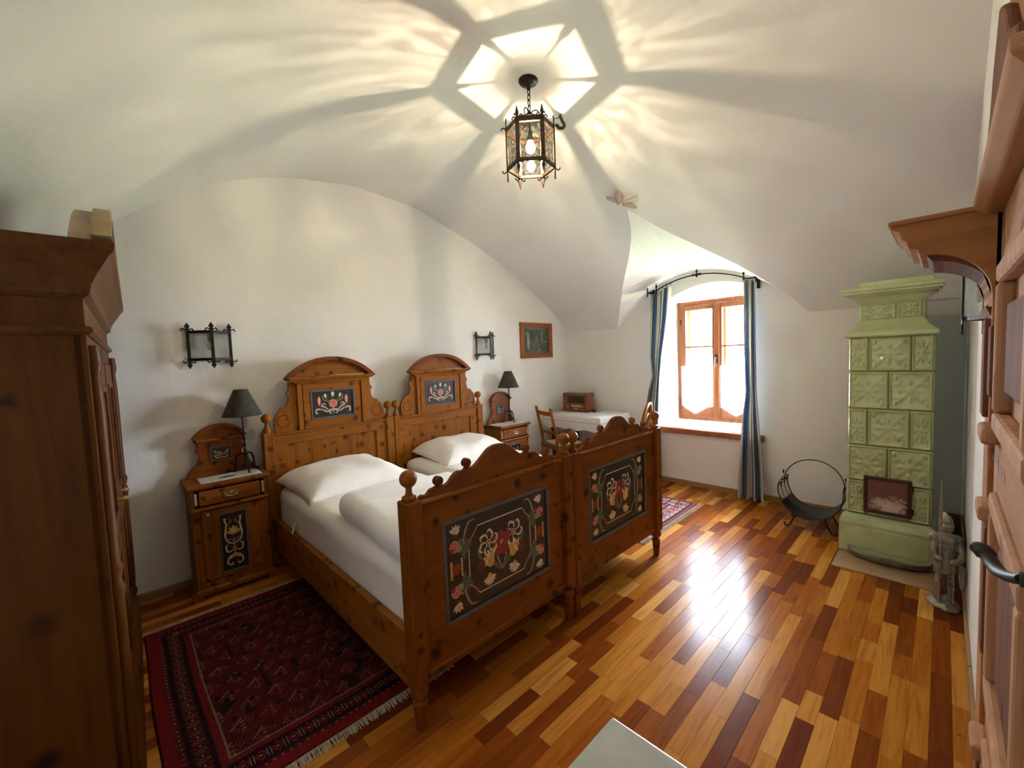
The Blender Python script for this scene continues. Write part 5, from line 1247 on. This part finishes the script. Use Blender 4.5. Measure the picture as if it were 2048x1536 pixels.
for k in range(5): dec.stroke([(-.28+.06*k, 0), (-.26+.06*k, .016), (-.24+.06*k, .0), (-.23+.06*k, .012)], .006, 'dred')
d_o = dec.mb.build('painted_scroll', PAINTS, lf); d_o.location = (-.04, .0315, 1.27); d_o.rotation_euler = (0, 0, PI); d_o.location.x = -.26
# lever handle
hl = MB(); hl.lathe([(.022, .028), (.022, .036), (.011, .040), (.009, 0.048)], -0.715, 1.255, 12, axis='y')
hl.tube(smoothline([(-0.715, 0.044, 1.255), (-0.68, 0.052, 1.241), (-0.64, 0.06, 1.231), (-0.605, 0.067, 1.234), (-0.585, 0.074, 1.239), (-0.58, 0.082, 1.236)], 6), [.009]*20+[.012]*8+[.008]*3, 10, flat=.75)
hl.build('lever_handle', simple('green_black_iron', (.016, .022, .022), .6, .2), lf, smooth=60)
box('lock_plate', (-0.745, -0.685, .030, .034, 1.08, 1.26), M['ironbrown'], lf, .003)
# crest above the door
cr = [(.02, 1.855), (.005, 1.90), (-.02, 1.955), (-.06, 1.97), (-.09, 1.985), (-.16, 2.02), (-.24, 2.10), (-.36, 2.17), (-.48, 2.10), (-.56, 2.02), (-.63, 1.985), (-.66, 1.97), (-.70, 1.955), (-.725, 1.90), (-.74, 1.855)]
MB().prism(cr, .0, .048, 'xz').build('crest', M['door_z'], dp, bevel=.006)
MB().prism([(x*.86-.05, 1.865+(z-1.855)*.80) for x, z in cr], .046, .062, 'xz').build('crest_relief', M['door_dark'], dp, bevel=.006)
MB().stack([(-.76, .03, 0, .055, 1.84), (-.78, .05, 0, .075, 1.858), (-.78, .05, 0, .075, 1.875)]).build('lintel_moulding', M['door_x'], dp, bevel=.004)

# ------------------------------------------------------------------ marble topped washstand by the door
ws = thing('marble_washstand', 'wooden washstand with a grey veined marble top beside the door', 'washstand', (.32, -3.21, 0))
hx, hy, H = .336, .262, .85
box('marble_top', (-hx, hx, -hy, hy, H-.025, H), M['marble'], ws, .004)
bd = MB(); bd.box(-hx+.03, hx-.03, -hy+.01, hy-.03, .10, H-.025); bdo = bd.build('body', M['pine_z'], ws, bevel=.004)
box('drawer', (-hx+.06, hx-.06, hy-.035, hy-.018, H-.17, H-.05), M['pine_x'], ws, .004)
for a, b in ((-hx+.06, -.006), (.006, hx-.06)): box('door', (a, b, hy-.035, hy-.018, .14, H-.20), M['pine_z'], ws, .004)
for x in (-.03, .03): MB().lathe([(.006, hy-.02), (.012, hy-.005), (.002, hy+.002)], x, .5, 10, axis='y').build('knob', M['brass'], ws, smooth=40)
for sx in (-1, 1):
    for sy in (-1, 1): MB().lathe([(.02, 0), (.028, .05), (.022, .08), (.03, .105)], sx*(hx-.06), sy*(hy-.06), 12).build('foot', M['pine_z'], ws, smooth=40)

# ------------------------------------------------------------------ ceiling lantern
LX, LY = 1.865, -1.685; LZC = barrel(LX)
ln = thing('ceiling_lantern', 'hexagonal wrought iron lantern hanging from the vault with a lit bulb', 'ceiling lamp', (LX, LY, LZC))
zt, zb = 2.865-LZC, 2.65-LZC; RL = .138; face = math.atan2(CAM.y-LY, CAM.x-LX)   # front pane turned to the door side
V6 = [(RL*math.cos(face+PI/6+k*PI/3), RL*math.sin(face+PI/6+k*PI/3)) for k in range(6)]
MB().lathe([(.056, .012), (.057, -.004), (.050, -.014), (.03, -.022), (.012, -.03), (.01, -.05)], 0, 0, 24).build('ceiling_rose', M['iron'], ln, smooth=40)
for k in range(5):
    z0 = -.045-.031*k; ring = []
    for a in np.linspace(0, 2*PI, 17)[:-1]:
        q = (.0085*math.cos(a), 0) if k % 2 == 0 else (0, .0085*math.cos(a)); ring.append((q[0], q[1], z0-.016+.019*math.sin(a)))
    MB().tube(ring, .003, 6, True).build('chain_link', M['iron'], ln, smooth=60)
hub = MB(); hz = zt+.055
hub.lathe([(.003, hz+.05), (.011, hz+.044), (.015, hz+.034), (.007, hz+.024), (.010, hz+.018), (.007, hz+.010), (.060, hz+.004), (.062, hz-.002), (.055, hz-.006), (.008, hz-.008)], 0, 0, 24); hub.build('hub_disc', M['ironbrown'], ln, smooth=40)
for k in range(6):
    x, y_ = V6[k]; d = Vector((x, y_, 0)).normalized(); rr_ = .006 if k % 2 else .0035
    P = smoothline([d*.052+Vector((0, 0, hz)), d*.085+Vector((0, 0, hz-.012)), d*.118+Vector((0, 0, zt+.012)), d*RL+Vector((0, 0, zt))], 4)
    MB().tube(P, rr_, 6).build('spoke', M['ironbrown'], ln, smooth=60)
    if k % 2:
        S = [d*(.03+.028*math.cos(t)*(1-t/9))+Vector((0, 0, hz+.03+.028*math.sin(t)*(1-t/9))) for t in np.linspace(-1.2, 4.2, 16)]
        MB().tube(S, .0032, 6).build('scroll', M['ironbrown'], ln, smooth=60)
for k in range(6):
    p, q = Vector((*V6[k], 0)), Vector((*V6[(k+1) % 6], 0)); d = (q-p).normalized(); n = Vector((-d.y, d.x, 0)); mid = (p+q)/2
    if n.dot(mid) < 0: n = -n
    for z, hh, nm in ((zt, .014, 'top_bar'), (zb, .008, 'bottom_bar')):
        w_ = .0065; c4 = [p-n*w_, q-n*w_, q+n*w_, p+n*w_]
        MB().add([v+Vector((0, 0, z-hh)) for v in c4]+[v+Vector((0, 0, z+hh)) for v in c4], [(0, 3, 2, 1), (4, 5, 6, 7), (0, 1, 5, 4), (1, 2, 6, 5), (2, 3, 7, 6), (3, 0, 4, 7)]).build(nm, M['ironbrown'], ln)
    # glass pane
    a, b = p+d*.012, q-d*.012; c4 = [a-n*.001, b-n*.001, b+n*.001, a+n*.001]
    MB().add([v+Vector((0, 0, zb+.008)) for v in c4]+[v+Vector((0, 0, zt-.010)) for v in c4], [(0, 3, 2, 1), (4, 5, 6, 7), (0, 1, 5, 4), (1, 2, 6, 5), (2, 3, 7, 6), (3, 0, 4, 7)]).build('pane', M['lampglass'], ln)
    # post with spear heads and leaf hooks
    ang = math.atan2(V6[k][1], V6[k][0]); po = MB()
    po.box(-.005, .005, -.012, .012, zb-.015, zt+.015)
    for s, z in ((1, zt+.015), (-1, zb-.015)):
        po.prism([(-.004, z), (-.009, z+s*.012), (-.010, z+s*.022), (0, z+s*.058), (.010, z+s*.022), (.009, z+s*.012), (.004, z)], -.004, .004, 'yz')
        for t in (-1, 1): po.tube(smoothline([(0, t*.006, z-s*.012), (0, t*.020, z+s*.004), (0, t*.030, z+s*.002), (0, t*.034, z-s*.008)], 4), .0038, 6)
        po.tube(smoothline([(.002, 0, z-s*.008), (.016, 0, z+s*.006), (.026, 0, z+s*.002), (.03, 0, z-s*.008)], 4), .0038, 6)
    po.xf(Matrix.Translation((V6[k][0], V6[k][1], 0)) @ Matrix.Rotation(ang, 4, 'Z')).build('post', M['ironbrown'], ln, bevel=.0015)
sk = MB(); sk.tube([(0, 0, hz-.005), (0, 0, zt-.01)], .006, 8); sk.lathe([(.008, zt-.005), (.014, zt-.012), (.014, zt-.03), (.020, zt-.045), (.021, zt-.064), (.015, zt-.068)], 0, 0, 14); sk.build('socket', M['ironbrown'], ln, smooth=40)
BZ_ = 2.765-LZC
MB().lathe([(.012, BZ_+.032), (.018, BZ_+.025), (.027, BZ_+.008), (.028, BZ_-.006), (.022, BZ_-.022), (.010, BZ_-.031), (.001, BZ_-.033)], 0, 0, 18).build('bulb', M['bulb'], ln, smooth=60)
lamp = bpy.data.lights.new('lantern_light', 'POINT'); lamp.color = (1.0, .82, .58); lamp.energy = LAMP_POWER; lamp.shadow_soft_size = .0045
lamp.use_nodes = True; lt = lamp.node_tree; le = [n for n in lt.nodes if n.type == 'EMISSION'][0]   # less light towards the bulb's own base
ltc = N(lt, 'TexCoord'); lsp = N(lt, 'SeparateXYZ'); L(lt, ltc.outputs['Normal'], lsp.inputs[0])
lmr = N(lt, 'MapRange'); L(lt, math_(lt, 'ABSOLUTE', lsp.outputs[2]), lmr.inputs[0]); lmr.inputs[1].default_value = .32; lmr.inputs[2].default_value = .80; lmr.inputs[3].default_value = 1.0; lmr.inputs[4].default_value = .16
L(lt, lmr.outputs[0], le.inputs['Strength'])
lob = bpy.data.objects.new('lantern_light', lamp); COL.objects.link(lob); lob.location = (LX, LY, 2.765)
bpy.data.objects['bulb'].visible_shadow = True
# ceiling hook
hk = MB(); H0 = Vector((2.225, -1.632, barrel(2.225)))
hk.tube(smoothline([(0, 0, .01), (0, 0, -.012), (-.004, .002, -.022), (-.03, .025, -.030), (-.045, .036, -.020)], 5), .003, 6)
hk.tube(smoothline([(-.006, .004, -.008), (.006, -.002, -.040), (.016, -.012, -.068), (.008, -.008, -.088), (-.014, .010, -.088), (-.026, .018, -.070)], 6), .010, 8)
o = hk.build('ceiling_hook', M['ironbrown'], None, smooth=60); o.location = H0; tag(o, 'curved iron hook in the vault beside the hanging lantern', 'hook')
# stucco leaves at the lunette apex
sr = thing('stucco_leaves', 'small stucco leaf ornament at the tip of the window lunette', 'ornament', (3.19, -1.465, barrel(3.19)))
sl = math.atan((barrel(3.25)-barrel(3.13))/.12)
for a, l, mt_ in ((205, .15, 'stuccotan'), (150, .12, 'stucco'), (265, .17, 'stucco'), (320, .15, 'stuccotan')):
    e = MB().ell((l*.55, 0, -.006), (l*.5, l*.20, .016), 14, 8); e.tube([(0.01, 0, -.016), (l*.95, 0, -.018)], .004, 6)
    e.xf(Matrix.Rotation(-sl, 4, 'Y') @ Matrix.Rotation(math.radians(a), 4, 'Z')).build('leaf', M[mt_], sr, smooth=60)
MB().ell((0, 0, -.01), (.025, .025, .018)).build('boss', M['stucco'], sr, smooth=60)
